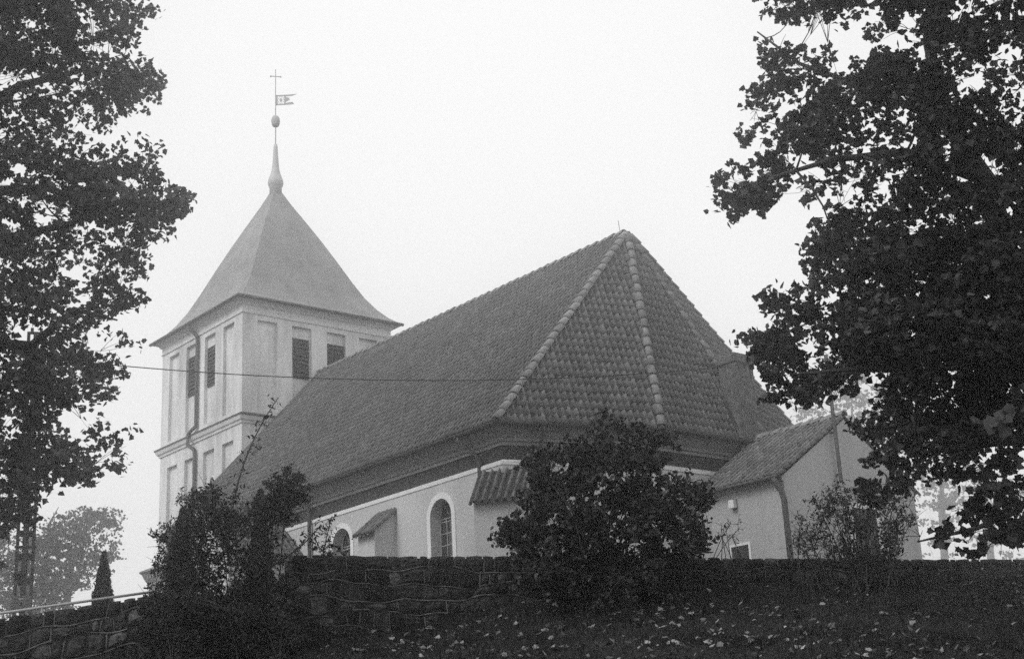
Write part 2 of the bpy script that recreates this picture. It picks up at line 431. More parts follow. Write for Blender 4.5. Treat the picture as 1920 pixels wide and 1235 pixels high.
# windows of the nave
def nave_window(cx, hw, zs, sill, label=None):
    yf = y0; w = thing_part('window', church)
    # white surround, proud of the wall
    s = MB(); o = .15
    def ring(r): return [(cx + r, sill)] + [(cx + r * math.cos(t), zs + r * math.sin(t)) for t in np.linspace(0, math.pi, 21)] + [(cx - r, sill)]
    ri, ro = ring(hw), ring(hw + o)
    for k in range(len(ri) - 1):
        a, b, c, d = ri[k], ri[k + 1], ro[k + 1], ro[k]
        s.poly([(p[0], yf + .025, p[1]) for p in (a, b, c, d)])
        s.poly([(d[0], yf + .025, d[1]), (c[0], yf + .025, c[1]), (c[0], yf - .002, c[1]), (d[0], yf - .002, d[1])])
        s.poly([(a[0], yf + .025, a[1]), (b[0], yf + .025, b[1]), (b[0], yf - .002, b[1]), (a[0], yf - .002, a[1])])
    s.box(cx - hw - o, cx + hw + o, yf - .002, yf + .09, sill - .1, sill)
    s.build('surround', M['white_trim'], w)
    yg = yf - .30
    f = MB(); R_ = .022
    f.tube([(cx + x, yg, z) for x, z in [(hw - .02, sill)] + [((hw - .02) * math.cos(t), zs + (hw - .02) * math.sin(t)) for t in np.linspace(0, math.pi, 17)] + [(-(hw - .02), sill)]], .03, 5)
    cols = [-hw / 3, hw / 3]; rows = list(np.arange(sill + .3, zs - .05, .31)) + [zs]
    for c in cols: f.box(cx + c - R_ / 2, cx + c + R_ / 2, yg - .012, yg + .012, sill, zs)
    for r in rows: f.box(cx - hw, cx + hw, yg - .014, yg + .014, r - R_ / 2, r + R_ / 2)
    for t in (math.radians(55), math.radians(90), math.radians(125)):
        f.tube([(cx + .1 * math.cos(t), yg, zs + .1 * math.sin(t)), (cx + (hw - .03) * math.cos(t), yg, zs + (hw - .03) * math.sin(t))], .012, 4)
    f.build('glazing_bars', M['muntin'], w)
    edges = [sill] + rows; ce = [-hw, -hw / 3, hw / 3, hw]
    for ra, rb in zip(edges[:-1], edges[1:]):
        for ca, cb in zip(ce[:-1], ce[1:]):
            tilt = random.gauss(0, .006)
            MB().poly(((cx + ca, yg - .008 + tilt, ra), (cx + cb, yg - .008 - tilt, ra), (cx + cb, yg - .008 - tilt, rb), (cx + ca, yg - .008 + tilt, rb))).build('pane', M['glass_dark'], w)
    MB().poly([(cx + hw * math.cos(t), yg - .01, zs + hw * math.sin(t)) for t in np.linspace(0, math.pi, 17)]).build('pane', M['glass_dark'], w)
    return w
def thing_part(name, parent):
    o = bpy.data.objects.new(name, None); col.objects.link(o); o.parent = parent; o.empty_display_size = .1; return o
for wdef in WIN: nave_window(*wdef)

# buttresses with tiled tops
def buttress(origin, out, half_w, proj, z_top, z_eave):
    """origin: point on the wall (x, y); out: outward unit vector"""
    o = np.array([*origin, 0.0]); ou = np.array([*out, 0.0]); la = np.array([-out[1], out[0], 0.0])
    b = MB(); Z = lambda z: np.array([0, 0, z])
    P = lambda l, p, z: o + la * l + ou * p + Z(z)
    h = half_w
    for l0, l1 in ((-h, -h), (h, h)): b.poly((P(l0, -.1, -.6), P(l0, proj, -.6), P(l0, proj, z_eave), P(l0, -.1, z_top + .07)))
    b.poly((P(-h, proj, -.6), P(h, proj, -.6), P(h, proj, z_eave), P(-h, proj, z_eave)))
    b.poly((P(-h, proj, z_eave), P(h, proj, z_eave), P(h, -.1, z_top + .07), P(-h, -.1, z_top + .07)))
    bo = b.build('buttress', M['plaster'], church)
    k = (z_top - z_eave) / proj
    a_, b_ = P(-h - .08, proj + .14, z_eave - .14 * k + .05), P(h + .08, proj + .14, z_eave - .14 * k + .05)
    ua_, ub_ = P(-h - .08, -.02, z_top + .05), P(h + .08, -.02, z_top + .05)
    n = np.cross(b_ - a_, ua_ - a_); n /= np.linalg.norm(n); n = n if n[2] > 0 else -n
    MB().poly((a_, b_, ub_, ua_)).build('tile_bed', M['underlay'], bo)
    single_tiles(tile_spots(a_, b_, ua_, ub_, n), 'roof_tile', tile_me, bo)
buttress((5.36, y0 - .03), (0, 1), .40, .72, 4.0, 3.40)
nb_ = np.array([-.581, .814])
buttress((.28, y0 - .06), nb_, .55, .86, 4.18, 3.36)

def pipe(name, pts, r, m_, parent): return MB().tube(pts, r, 8).build(name, m_, parent, smooth=True)
pipe('downpipe', [(1.50, 6.47, E0 - .02), (1.46, 6.45, E0 - .16), (1.2, 6.16, E0 - .52), (1.12, 6.1, E0 - .66), (1.12, 6.1, 3.9), (1.12, 6.1, -.4)], .055, M['metal'], church)
pipe('downpipe', [(9.5, 6.47, E0 - .02), (9.48, 6.45, E0 - .16), (9.3, 6.16, E0 - .52), (9.27, 6.17, E0 - .66), (9.27, 6.17, -.4)], .055, M['metal'], church)
eA = (EAVE[2] - EAVE[1]); pA = EAVE[1] + eA * .27; nA = np.array([-.9456, .3254])
pipe('downpipe', [(*(pA + nA * .08), E0 - .02), (*(pA + nA * .06), E0 - .15), (*(pA - nA * .22), E0 - .55), (*(pA - nA * .24), E0 - .7), (*(pA - nA * .24), -.4)], .05, M['metal'], church)
pipe('lightning_rod', [(UA + .25, .02, HR), (UA + .32, .0, HR + .5)], .008, M['dark_metal'], church)

# ---------------------------------------------------------------- porch on the nave
porch = thing('porch', 'low tiled porch against the nave wall, hidden behind shrubs', 'porch')
px0, px1, pyf, pze, prx, prz = 9.85, 14.2, 8.4, 3.45, 12.0, 5.35
pb = MB()
pb.poly(((px0 + .2, y0, -.6), (px0 + .2, pyf, -.6), (px0 + .2, pyf, pze), (px0 + .2, y0, pze)))
pb.poly(((px1 - .2, y0, -.6), (px1 - .2, pyf, -.6), (px1 - .2, pyf, pze), (px1 - .2, y0, pze)))
pb.poly(((px0 + .2, pyf, -.6), (px1 - .2, pyf, -.6), (px1 - .2, pyf, pze), (prx, pyf, prz - .1), (px0 + .2, pyf, pze)))
pb.build('wall', M['plaster'], porch)
pr = MB(); a, b, ua, ub = [np.array(p) for p in ((px0, y0 + .02, pze), (px0, pyf + .2, pze), (prx, y0 + .02, prz), (prx, pyf + .2, prz))]
c, d = np.array((px1, y0 + .02, pze)), np.array((px1, pyf + .2, pze))
pr.poly((a, b, ub, ua)).poly((c, d, ub, ua)); prf = pr.build('roof', M['underlay'], porch)
n1 = np.cross(b - a, ua - a); n1 /= np.linalg.norm(n1); n1 = n1 if n1[2] > 0 else -n1
n2 = n1 * (-1, 1, 1)
merged_tiles(tile_spots(a, b, ua, ub, n1) + tile_spots(c, d, ua, ub, n2), 'roof_tiles', M['tile'], prf)
barrel_row(ua, ub, 'ridge_tile', parent=prf)
MB().tube([a + n1 * .06, ua + n1 * .06], .05, 5).build('lead_flashing', M['dark_metal'], prf)

# ---------------------------------------------------------------- bell tower
tower = thing('bell_tower', 'square plastered bell tower fading into fog, with pyramid roof and spire', 'tower')
TC = np.array([21.93, 0.0]); TH = 3.35; TD = .13
ZC, ZS, ZT = 14.12, 10.03, 14.62
MB().box(TC[0] - TH + TD, TC[0] + TH - TD, -TH + TD, TH - TD, -.6, ZT).build('wall', M['tower_plaster'], tower)
FACES = [(np.array([-1.0, 0]), np.array([0, 1.0])), (np.array([0, 1.0]), np.array([1.0, 0])), (np.array([1.0, 0]), np.array([0, -1.0])), (np.array([0, -1.0]), np.array([-1.0, 0]))]
PC = (-2.28, -.78, .78, 2.28); PW = .43
def tbox(mb, f, l0, l1, d0, d1, z0, z1):
    """box on tower face f: lateral range, depth range measured outwards from TH, heights"""
    n, t = FACES[f]; c = TC + t * (l0 + l1) / 2 + n * (TH + (d0 + d1) / 2)
    mb.obox((*c, (z0 + z1) / 2), (*(t * (l1 - l0) / 2), 0), (*(n * (d1 - d0) / 2), 0), (0, 0, (z1 - z0) / 2))
lp = {}
for f in range(4):
    fr = MB(); ed = [-TH + (.0 if f % 2 else TD)] + [x for c in PC for x in (c - PW, c + PW)] + [TH - (.0 if f % 2 else TD)]
    for k in range(0, len(ed), 2):
        tbox(fr, f, ed[k], ed[k + 1], -TD, 0, ZS + .35, ZC - .22)
        tbox(fr, f, ed[k], ed[k + 1], -TD, 0, 3.0, ZS - .72)
    tbox(fr, f, ed[0], ed[-1], -TD, -.0, ZC - .22, ZC - .02); tbox(fr, f, ed[0], ed[-1], -TD, 0, ZS - .72, ZS - .2); tbox(fr, f, ed[0], ed[-1], -TD, 0, ZS + .12, ZS + .35)
    tbox(fr, f, ed[0], ed[-1], -TD, 0, -.6, 3.0)
    fr.build('panel_frame', M['tower_plaster'], tower)
SQ = [TC + np.array(p) * TH for p in ((1, -1), (1, 1), (-1, 1), (-1, -1))]
SQ = [SQ[0], SQ[1], SQ[2], SQ[3], SQ[0], SQ[1]]
def sq_ring(mb, prof):
    rows = [[(TC[0] + sx * (TH + o), sy * (TH + o), z) for sx, sy in ((1, 1), (-1, 1), (-1, -1), (1, -1))] for o, z in prof]
    for a, b in zip(rows[:-1], rows[1:]):
        for k in range(4): mb.poly((a[k], a[(k + 1) % 4], b[(k + 1) % 4], b[k]))
    return mb
sq_ring(MB(), [(-.02, ZC - .03), (.04, ZC - .02), (.05, ZC + .03), (.02, ZC + .05), (.02, ZC + .27), (.10, ZC + .33), (.12, ZC + .38), (.26, ZT - .05), (.30, ZT)]).build('cornice', M['tower_trim'], tower)
sq_ring(MB(), [(-.02, ZS - .22), (.05, ZS - .2), (.06, ZS - .13), (.12, ZS - .08), (.17, ZS + .05), (.18, ZS + .08)]).build('string_course', M['tower_trim'], tower)
sq_ring(MB(), [(.19, ZS + .06), (.20, ZS + .12), (-.03, ZS + .24)]).build('string_flashing', M['metal'], tower)
# bell-cast pyramid roof
rp = [(3.70, ZT - .03), (3.71, ZT + .03), (3.32, ZT + .34), (2.98, ZT + .74), (2.63, ZT + 1.28), (2.26, ZT + 2.03), (1.84, ZT + 2.95), (1.38, ZT + 3.92), (.92, ZT + 4.83), (.46, ZT + 5.72), (.2, ZT + 6.28)]
tr = MB(); rows = [[(TC[0] + sx * h, sy * h, z) for sx, sy in ((1, 1), (-1, 1), (-1, -1), (1, -1))] for h, z in rp]
for a, b in zip(rows[:-1], rows[1:]):
    for k in range(4): tr.poly((a[k], a[(k + 1) % 4], b[(k + 1) % 4], b[k]))
tr.poly([(TC[0] + sx * 3.70, sy * 3.70, ZT - .03) for sx, sy in ((1, 1), (-1, 1), (-1, -1), (1, -1))])
troof = tr.build('roof', M['shingle'], tower)
eg = MB(); g_ = 3.74
eg.tube([(TC[0] - g_, -g_, ZT), (TC[0] - g_, g_, ZT), (TC[0] + g_, g_, ZT)], .065, 7); eg.build('gutter', M['metal'], troof, smooth=True)
# spire: lead clad bulb, needle, ball, vane and cross
sx_, sy_ = TC; zb = ZT + 6.26
MB().lathe([(.26, zb - .15), (.26, zb + .28), (.30, zb + .34), (.335, zb + .48), (.31, zb + .62), (.24, zb + .80), (.17, zb + 1.05), (.135, zb + 1.35), (.09, zb + 2.1), (.075, zb + 2.28)], sx_, sy_, 16).build('spire', M['zinc_pale'], tower, smooth=True)
MB().tube([(sx_, sy_, zb + 2.2), (sx_, sy_, zb + 5.85)], [.03, .018], 6).build('spire_rod', M['vane_metal'], tower)
MB().lathe([(.03, zb + 3.1), (.13, zb + 3.13), (.17, zb + 3.22), (.185, zb + 3.33), (.19, zb + 3.36), (.185, zb + 3.39), (.17, zb + 3.50), (.12, zb + 3.59), (.03, zb + 3.62)], sx_, sy_, 16).build('spire_ball', M['vane_metal'], tower, smooth=True)
vd = np.array([_R[0], _R[1], 0]); vd /= np.linalg.norm(vd)      # vane turned broadside to the road
vn = MB()
def vp(u, z): return np.array([sx_, sy_, zb + z]) + vd * u
def plate(mb, outline, th=.02):
    nrm = np.cross(vd, (0, 0, 1)) * th / 2
    A = [vp(*p) + nrm for p in outline]; B = [vp(*p) - nrm for p in outline]
    mb.poly(A); mb.poly(B[::-1])
    for k in range(len(A)): mb.poly((A[k], A[(k + 1) % len(A)], B[(k + 1) % len(A)], B[k]))
plate(vn, [(.02, 4.12), (.42, 4.12), (.42, 4.18), (.02, 4.18)]); plate(vn, [(.02, 4.54), (.42, 4.54), (.42, 4.60), (.02, 4.60)])
plate(vn, [(.0, 4.12), (.09, 4.12), (.09, 4.6), (.0, 4.6)]); plate(vn, [(.37, 4.12), (.44, 4.12), (.44, 4.60), (.37, 4.60)])
plate(vn, [(.44, 4.12), (.8, 4.14), (.74, 4.24), (.58, 4.24), (.44, 4.2)]); plate(vn, [(.44, 4.52), (.70, 4.53), (.92, 4.62), (.44, 4.60)])
plate(vn, [(.44, 4.26), (.62, 4.36), (.56, 4.40), (.62, 4.44), (.44, 4.48)])
for k in range(10):
    t = 2 * math.pi * k / 10; c_, s_ = math.cos(t), math.sin(t)
    plate(vn, [(.23 + .13 * c_ - .018, 4.36 + .15 * s_ - .02), (.23 + .13 * c_ + .018, 4.36 + .15 * s_ - .02), (.23 + .13 * c_ + .018, 4.36 + .15 * s_ + .02), (.23 + .13 * c_ - .018, 4.36 + .15 * s_ + .02)])
plate(vn, [(.23 + .07 * math.cos(t), 4.36 + .085 * math.sin(t)) for t in np.linspace(0, 2 * math.pi, 9)[:-1]])
vn.build('weather_vane', M['vane_metal'], tower)
cr = MB(); cdv = np.array([-.2, -1.0, 0]); cdv /= np.linalg.norm(cdv); cdv = vd * .95 + np.cross(vd, (0, 0, 1)) * .3
cz = np.array([sx_, sy_, zb + 5.5]); cr.tube([cz - cdv * .22 + (0, 0, .06), cz + cdv * .22 - (0, 0, .06)], .022, 5)
for sgn in (-1, 1): cr.tube([cz + cdv * .24 * sgn - (0, 0, .06 * sgn + .03), cz + cdv * .24 * sgn - (0, 0, .06 * sgn - .03)], .035, 5)
cr.build('cross', M['vane_metal'], tower)
# louvred bell openings (two per visible face) and oval windows below
def louver(f, c):
    w = thing_part('louver_window', tower); b = MB(); z0, z1, hw = 11.92, 13.40, .33
    tbox(b, f, c - hw, c + hw, -TD - .005, -TD + .004, z0, z1); b.build('backing', M['black'], w)
    fr = MB()
    tbox(fr, f, c - hw - .05, c - hw, -TD - .01, -TD + .05, z0 - .05, z1 + .05); tbox(fr, f, c + hw, c + hw + .05, -TD - .01, -TD + .05, z0 - .05, z1 + .05)
    tbox(fr, f, c - hw, c + hw, -TD - .01, -TD + .05, z0 - .05, z0); tbox(fr, f, c - hw, c + hw, -TD - .01, -TD + .05, z1, z1 + .05)
    fr.build('frame', M['slat'], w)
    n, t = FACES[f]
    for k in range(9):
        z = z0 + .09 + k * .163; ctr = TC + t * c + n * (TH - TD + .035)
        MB().obox((*ctr, z), (*(t * (hw - .005)), 0), np.array((*(n * .035), -.05)), np.array((*(n * .006), .006))).build('slat', M['slat'], w)
for f in (0, 1):
    for c in (-.80, .80): louver(f, c)
for c in (-.88, .62):
    w = thing_part('oval_window', tower); n, t = FACES[1]; ctr = np.array([*(TC + t * c + n * (TH - TD)), 8.0])
    tt = np.array([*t, 0]); nn = np.array([*n, 0]); zz = np.array([0, 0, 1.0])
    MB().poly([ctr + nn * .006 + tt * .2 * math.cos(a_) + zz * .27 * math.sin(a_) for a_ in np.linspace(0, 2 * math.pi, 17)[:-1]]).build('pane', M['glass_dark'], w)
    MB().tube([ctr + nn * .012 + tt * .22 * math.cos(a_) + zz * .29 * math.sin(a_) for a_ in np.linspace(0, 2 * math.pi, 21)], .03, 5, cap=False).build('frame', M['tower_trim'], w)
yT = TH + .1
pipe('downpipe', [(22.35, TH + .36, ZT - .05), (22.3, TH + .3, ZT - .2), (22.05, yT, ZT - .55), (22.03, yT, ZC - .3), (22.03, yT, ZS + .5), (22.03, yT, ZS + .4), (22.35, yT + .05, ZS + .28), (22.38, TH + .26, ZS + .1), (22.38, TH + .25, ZS - .3), (22.15, yT, ZS - .5), (22.1, yT, ZS - .7), (22.1, yT, -.4)], .075, M['metal'], tower)

# ---------------------------------------------------------------- sacristy
sac = thing('sacristy', 'small grey gabled annex with tiled roof in front of the apse', 'annex')
SX, SYN, SYF, SRY, SRZ, SEZ = -4.45, 1.0, -4.3, -1.66, 5.44, 3.62
sk = (SRZ - SEZ) / (1.2 - SRY)
sb = MB(); zw = SRZ - sk * (SYN - SRY) - .1
sb.poly(((-1.4, SYN, -.6), (SX, SYN, -.6), (SX, SYN, zw), (-1.4, SYN, zw)))
sb.poly(((SX, SYN, -.6), (SX, SYF, -.6), (SX, SYF, zw), (SX, SRY, SRZ - .08), (SX, SYN, zw)))
sb.poly(((SX, SYF, -.6), (-.5, SYF, -.6), (-.5, SYF, zw), (SX, SYF, zw)))
sb.build('wall', M['sac_plaster'], sac)
MB().poly(((-1.3, SYN + .003, zw - .02), (SX, SYN + .003, zw - .02), (SX, SYN + .16, zw + .02), (-1.3, SYN + .16, zw + .02))).box(SX - .0, -1.3, SYN + .002, SYN + .07, zw - .14, zw - .02).build('eave_cornice', M['sac_plaster'], sac)
a, b = np.array([SX - .06, 1.2, SEZ]), np.array([-1.0, 1.2, SEZ]); ua, ub = np.array([SX - .06, SRY, SRZ]), np.array([1.0, SRY, SRZ])
c, d = np.array([SX - .06, 2 * SRY - 1.2, SEZ]), np.array([1.0, 2 * SRY - 1.2, SEZ])
b2 = np.array([-1.43, 1.2, SEZ]); ub2 = np.array([-1.43, SRY, SRZ])
sr = MB().poly((a, b2, ub2, ua)).poly((c, d, ub, ua)); srf = sr.build('roof', M['underlay'], sac)
n1 = np.cross(b - a, ua - a); n1 /= np.linalg.norm(n1); n1 = n1 if n1[2] > 0 else -n1; n2 = n1 * (1, -1, 1)
ts = tile_spots(a, b2, ua, ub2, n1); single_tiles(ts, 'roof_tile', sac_tile_me, srf)
merged_tiles(tile_spots(c, d, ua, ub, n2), 'roof_tiles', M['tile'], srf)
barrel_row(ua, ub2, 'ridge_tile', parent=srf)
MB().tube([(SX - .03, 1.24, SEZ - .02), (-1.4, 1.24, SEZ - .01)], .05, 7).build('gutter', M['metal'], sac, smooth=True)
pipe('downpipe', [(SX + .1, 1.24, SEZ - .05), (SX + .08, 1.22, SEZ - .16), (SX + .0, 1.12, SEZ - .42), (SX - .02, 1.09, SEZ - .6), (SX - .02, 1.09, -.4)], .075, M['metal'], sac)
lm = thing_part('wall_lamp', sac)
MB().box(-2.86, -2.72, 1.0, 1.04, 3.08, 3.32).build('bracket', M['metal'], lm); MB().box(-2.88, -2.70, 1.04, 1.15, 3.10, 3.30).build('housing', M['lamp_white'], lm)
wn = thing_part('window', sac)
MB().poly(((-2.55, SYN + .012, 1.3), (-3.13, SYN + .012, 1.3), (-3.13, SYN + .012, 2.14), (-2.55, SYN + .012, 2.14))).build('pane', M['glass_dark'], wn)
fr = MB(); fr.box(-3.19, -3.13, SYN - .01, SYN + .04, 1.24, 2.2).box(-2.55, -2.49, SYN - .01, SYN + .04, 1.24, 2.2).box(-3.13, -2.55, SYN - .01, SYN + .04, 2.14, 2.2).box(-3.13, -2.55, SYN - .01, SYN + .05, 1.24, 1.3)
fr.build('frame', M['white_trim'], wn)
dr = thing_part('door', sac)
MB().box(SX - .03, SX + .02, -2.48, -1.50, -.4, 3.02).build('leaf', M['door'], dr)
fr = MB(); fr.box(SX - .05, SX + .02, -1.50, -1.38, -.4, 3.12).box(SX - .05, SX + .02, -2.6, -2.48, -.4, 3.12).box(SX - .05, SX + .02, -2.48, -1.5, 3.02, 3.12); fr.build('frame', M['white_trim'], dr)
for k in range(1, 6): MB().box(SX - .036, SX - .03, -2.48 + k * .163 - .008, -2.48 + k * .163 + .008, -.38, 3.0).build('plank_groove', M['black'], dr)
MASTTOP = np.array([SX - .14, -1.06, 6.98])
mast = thing('service_mast', 'thin steel service mast fixed to the sacristy gable', 'mast')
MB().tube([(SX - .14, -1.07, 3.62), MASTTOP], .05, 8).build('tube', M['metal'], mast)
for z in (3.8, 4.9): MB().box(SX - .15, SX + .01, -1.10, -1.04, z, z + .05).build('bracket', M['dark_metal'], mast)
MB().tube([MASTTOP + (0, -.18, -.12), MASTTOP + (0, .18, -.12)], .02, 5).build('crossarm', M['dark_metal'], mast)

# ---------------------------------------------------------------- concrete pole, sign, cable
pole = thing('utility_pole', 'tall slotted concrete utility pole among the trees', 'pole')
PB = np.array([4.1, 16.55]); pd = np.array([*(PB - CAM[:2]), 0]); pd /= np.linalg.norm(pd); pv = np.array([pd[1], -pd[0], 0])
PTOP = 7.2
def pbox(u0, u1, z0, z1, taper=0.0, name=None, mb=None, dd=.09):
    zc_ = (z0 + z1) / 2; mb.obox((*(PB + pv[:2] * (u0 + u1) / 2), zc_), pv * (u1 - u0) / 2, pd * dd, (0, 0, (z1 - z0) / 2))
for u0, u1, dd in ((-.205, -.132, .085), (-.066, .066, .09), (.132, .205, .085)):
    b = MB(); pbox(u0, u1, -.6, PTOP, mb=b, dd=dd); b.build('post', M['concrete'], pole)
z = -.1
while z < PTOP:
    for u0, u1 in ((-.133, -.065), (.065, .133)):
        b = MB(); pbox(u0, u1, z, z + .12, mb=b, dd=.07); b.build('rung', M['concrete'], pole)
    z += .52
for z in (2.25, 3.75):
    b = MB(); pbox(-.225, .225, z, z + .03, mb=b, dd=.1); b.build('clamp', M['metal'], pole)
PT = np.array([*PB, 6.62])
MB().tube([PT - pv * .35, PT + pv * .35], .03, 6).build('crossarm', M['dark_metal'], pole)
sg = thing('sign_plate', 'small grey warning plate in front of the concrete pole', 'sign')
sc_ = at(40, 1131, 31.5)
MB().obox(sc_, pv * .2, pd * .01, (0, 0, .165)).build('plate', M['sign'], sg)
MB().poly([sc_ - pd * .013 * np.sign(pd @ (sc_ - CAM)) + pv * u + np.array([0, 0, v]) for u, v in ((-.035, -.05), (.035, -.05), (.0, .03))]).build('warning_mark', M['black'], sg)
MB().obox(sc_ - pd * .013 * np.sign(pd @ (sc_ - CAM)) + (0, 0, .1), pv * .05, pd * .001, (0, 0, .012)).build('text_line', M['lamp_white'], sg)
MB().tube([sc_ + pd * .05 + (0, 0, -1.5), sc_ + pd * .05 + (0, 0, .12)], .025, 6).build('post', M['metal'], sg)
SAG = .62
cab = [PT + (MASTTOP - PT) * t + np.array([0, 0, -4 * SAG * t * (1 - t)]) for t in np.linspace(0, 1, 40)]
tag(MB().tube(cab, .013, 5).build('overhead_cable', M['cable']), 'thin black overhead cable strung across the church roof', 'cable')

# ---------------------------------------------------------------- stone wall
def stone_wall(name, label, s0, s1, top, off, h_course, rows, seed):
    rng = random.Random(seed)
    W = thing(name, label, 'stone wall')
    topf = (lambda s: top(s)) if callable(top) else (lambda s: top)
    N = 60
    body = MB(); ss = np.linspace(s0, s1, N)
    for a, b in zip(ss[:-1], ss[1:]):
        za, zb_ = topf(a) - .035, topf(b) - .035
        f = lambda s, w, z: wall_pt(s, off + w, z)
        body.poly((f(a, 0, -3), f(b, 0, -3), f(b, 0, zb_), f(a, 0, za))); body.poly((f(a, -.5, -3), f(b, -.5, -3), f(b, -.5, zb_), f(a, -.5, za)))
        body.poly((f(a, 0, za), f(b, 0, zb_), f(b, -.5, zb_), f(a, -.5, za)))
    for s in (s0, s1): body.poly((f(s, 0, -3), f(s, -.5, -3), f(s, -.5, topf(s) - .035), f(s, 0, topf(s) - .035)))
    body.build('core', M['mortar'], W)
    ph = [[rng.uniform(0, 6.28) for _ in range(3)] for _ in range(rows + 1)]
    def bound(k, s):
        if k == 0: return topf(s) + .006 * math.sin(s * 2.1 + ph[0][0]) + .005 * math.sin(s * 13 + ph[0][1])
        return topf(s) - k * h_course + .035 * math.sin(s * 2.1 + ph[k][0]) + .03 * math.sin(s * 4.7 + ph[k][1]) + .012 * math.sin(s * 11 + ph[k][2])
    joints = MB()
    for k in range(rows):
        s = s0 + rng.uniform(0, .04)
        base_seg = []
        while s < s1 - .08:
            w = rng.choice([.15, .19, .22, .26, .30]) * rng.uniform(.85, 1.15)
            e = min(s + w, s1); mid = (s + e) / 2
            zt = bound(k, mid); zb_ = bound(k + 1, mid); gz = np.interp(mid, BS, BZ)
            if zt > gz - .08:
                skl, skr = rng.gauss(0, .018), rng.gauss(0, .018); gp = .014
                corners = []
                for q_ in np.linspace(0, 1, 4): corners.append((s + gp + skl + (e - s - 2 * gp + skr - skl) * q_, None, q_))
                out = []
                for sx, _, q_ in corners: out.append((sx, bound(k, sx) - (gp + (.03 if q_ in (0, 1) else 0) if k else .006 if q_ in (0, 1) else 0)))
                out.append((e - gp + .5 * skr, (zt + zb_) / 2 + rng.gauss(0, .01)))
                for sx, _, q_ in corners[::-1]: out.append((sx - skl * .6, bound(k + 1, sx) + gp + (.03 if q_ in (0, 1) else 0)))
                out.append((s + gp + .5 * skl, (zt + zb_) / 2 + rng.gauss(0, .01)))
                n = len(out); cx = sum(p[0] for p in out) / n; cz_ = sum(p[1] for p in out) / n
                bul = rng.uniform(.02, .055); V = []
                for p in out: V.append(wall_pt(p[0], off - .01, p[1]))
                for p in out: V.append(wall_pt(cx + (p[0] - cx) * .93, off + .012 + bul * .3, cz_ + (p[1] - cz_) * .92))
                for p in out: V.append(wall_pt(cx + (p[0] - cx) * .55 + rng.gauss(0, .008), off + bul + rng.gauss(0, .008), cz_ + (p[1] - cz_) * .55 + rng.gauss(0, .008)))
                V.append(wall_pt(cx + rng.gauss(0, .02), off + bul + .006, cz_ + rng.gauss(0, .015)))
                F = []
                for r_ in (0, 1):
                    for i in range(n): F.append((r_ * n + i, r_ * n + (i + 1) % n, (r_ + 1) * n + (i + 1) % n, (r_ + 1) * n + i))
                for i in range(n): F.append((2 * n + i, 2 * n + (i + 1) % n, 3 * n))
                link('stone', mesh_arrays('stone', np.array(V), F), M['pale_stone'] if rng.random() < .09 else M['stone'], W)
                if rng.random() < .5:
                    jr = rng.uniform(.005, .012)
                    joints.tube([wall_pt(e + skr * t_ + .006 * math.sin(9 * t_), off + .016, zt - .02 + (zb_ - zt + .04) * t_) for t_ in (0, .33, .66, 1)], jr, 4)
            if bound(k + 1, mid) > gz - .05 and rng.random() < .72:
                jr = rng.uniform(.005, .012)
                joints.tube([wall_pt(x_, off + .02 + .004 * math.sin(x_ * 17), bound(k + 1, x_)) for x_ in np.linspace(s - .01, e + .01, 5)], jr, 4)
            s = e
    j = joints.build('mortar_joints', M['joint'], W); j['kind'] = 'stuff'
    return W
stone_wall('stone_wall', 'high field stone retaining wall with raised mortar joints below the church', 0, 13.6, -.02, 0, .205, 6, 3)
stone_wall('stone_wall', 'lower field stone wall stepping down beside a pale handrail', -6.5, -.45, lambda s: -.57 + (s + 1.96) * .155 if s < -1.9 else -.56, 0, .205, 8, 5)
hr = thing('handrail', 'pale metal handrail sloping along the lower stone wall', 'handrail')
r0, r1 = wall_pt(-6.4, -.2, -1.13), wall_pt(-1.86, -.2, -.49)
MB().tube([r0, r1], .018, 8).build('rail', M['rail_metal'], hr, smooth=True)
for t_ in (.05, .37, .69, .98):
    p = r0 + (r1 - r0) * t_; MB().tube([p - (0, 0, .6), p], .014, 6).build('rail_post', M['rail_metal'], hr)
# gate pillar with moulded white cap
gp_ = at(330, 1090, 25.5); gpil = thing('gate_pillar', 'white gate pillar with moulded cap half hidden by shrubs', 'pillar')
b = MB()
def sqp(mb, prof):
    rows = [[(gp_[0] + sx * h, gp_[1] + sy * h, z) for sx, sy in ((1, 1), (-1, 1), (-1, -1), (1, -1))] for h, z in prof]
    for a_, c_ in zip(rows[:-1], rows[1:]):
        for k in range(4): mb.poly((a_[k], a_[(k + 1) % 4], c_[(k + 1) % 4], c_[k]))
    mb.poly(rows[-1]); return mb
zt_ = at(283, 1068, 25.5)[2]
sqp(MB(), [(.34, -1.2), (.34, zt_ - .27)]).build('shaft', M['tower_trim'], gpil)
sqp(MB(), [(.345, zt_ - .27), (.36, zt_ - .22), (.40, zt_ - .15), (.44, zt_ - .05), (.47, zt_ - .03), (.47, zt_), (.36, zt_ + .05), (.1, zt_ + .16)]).build('cap', M['white_trim'], gpil)

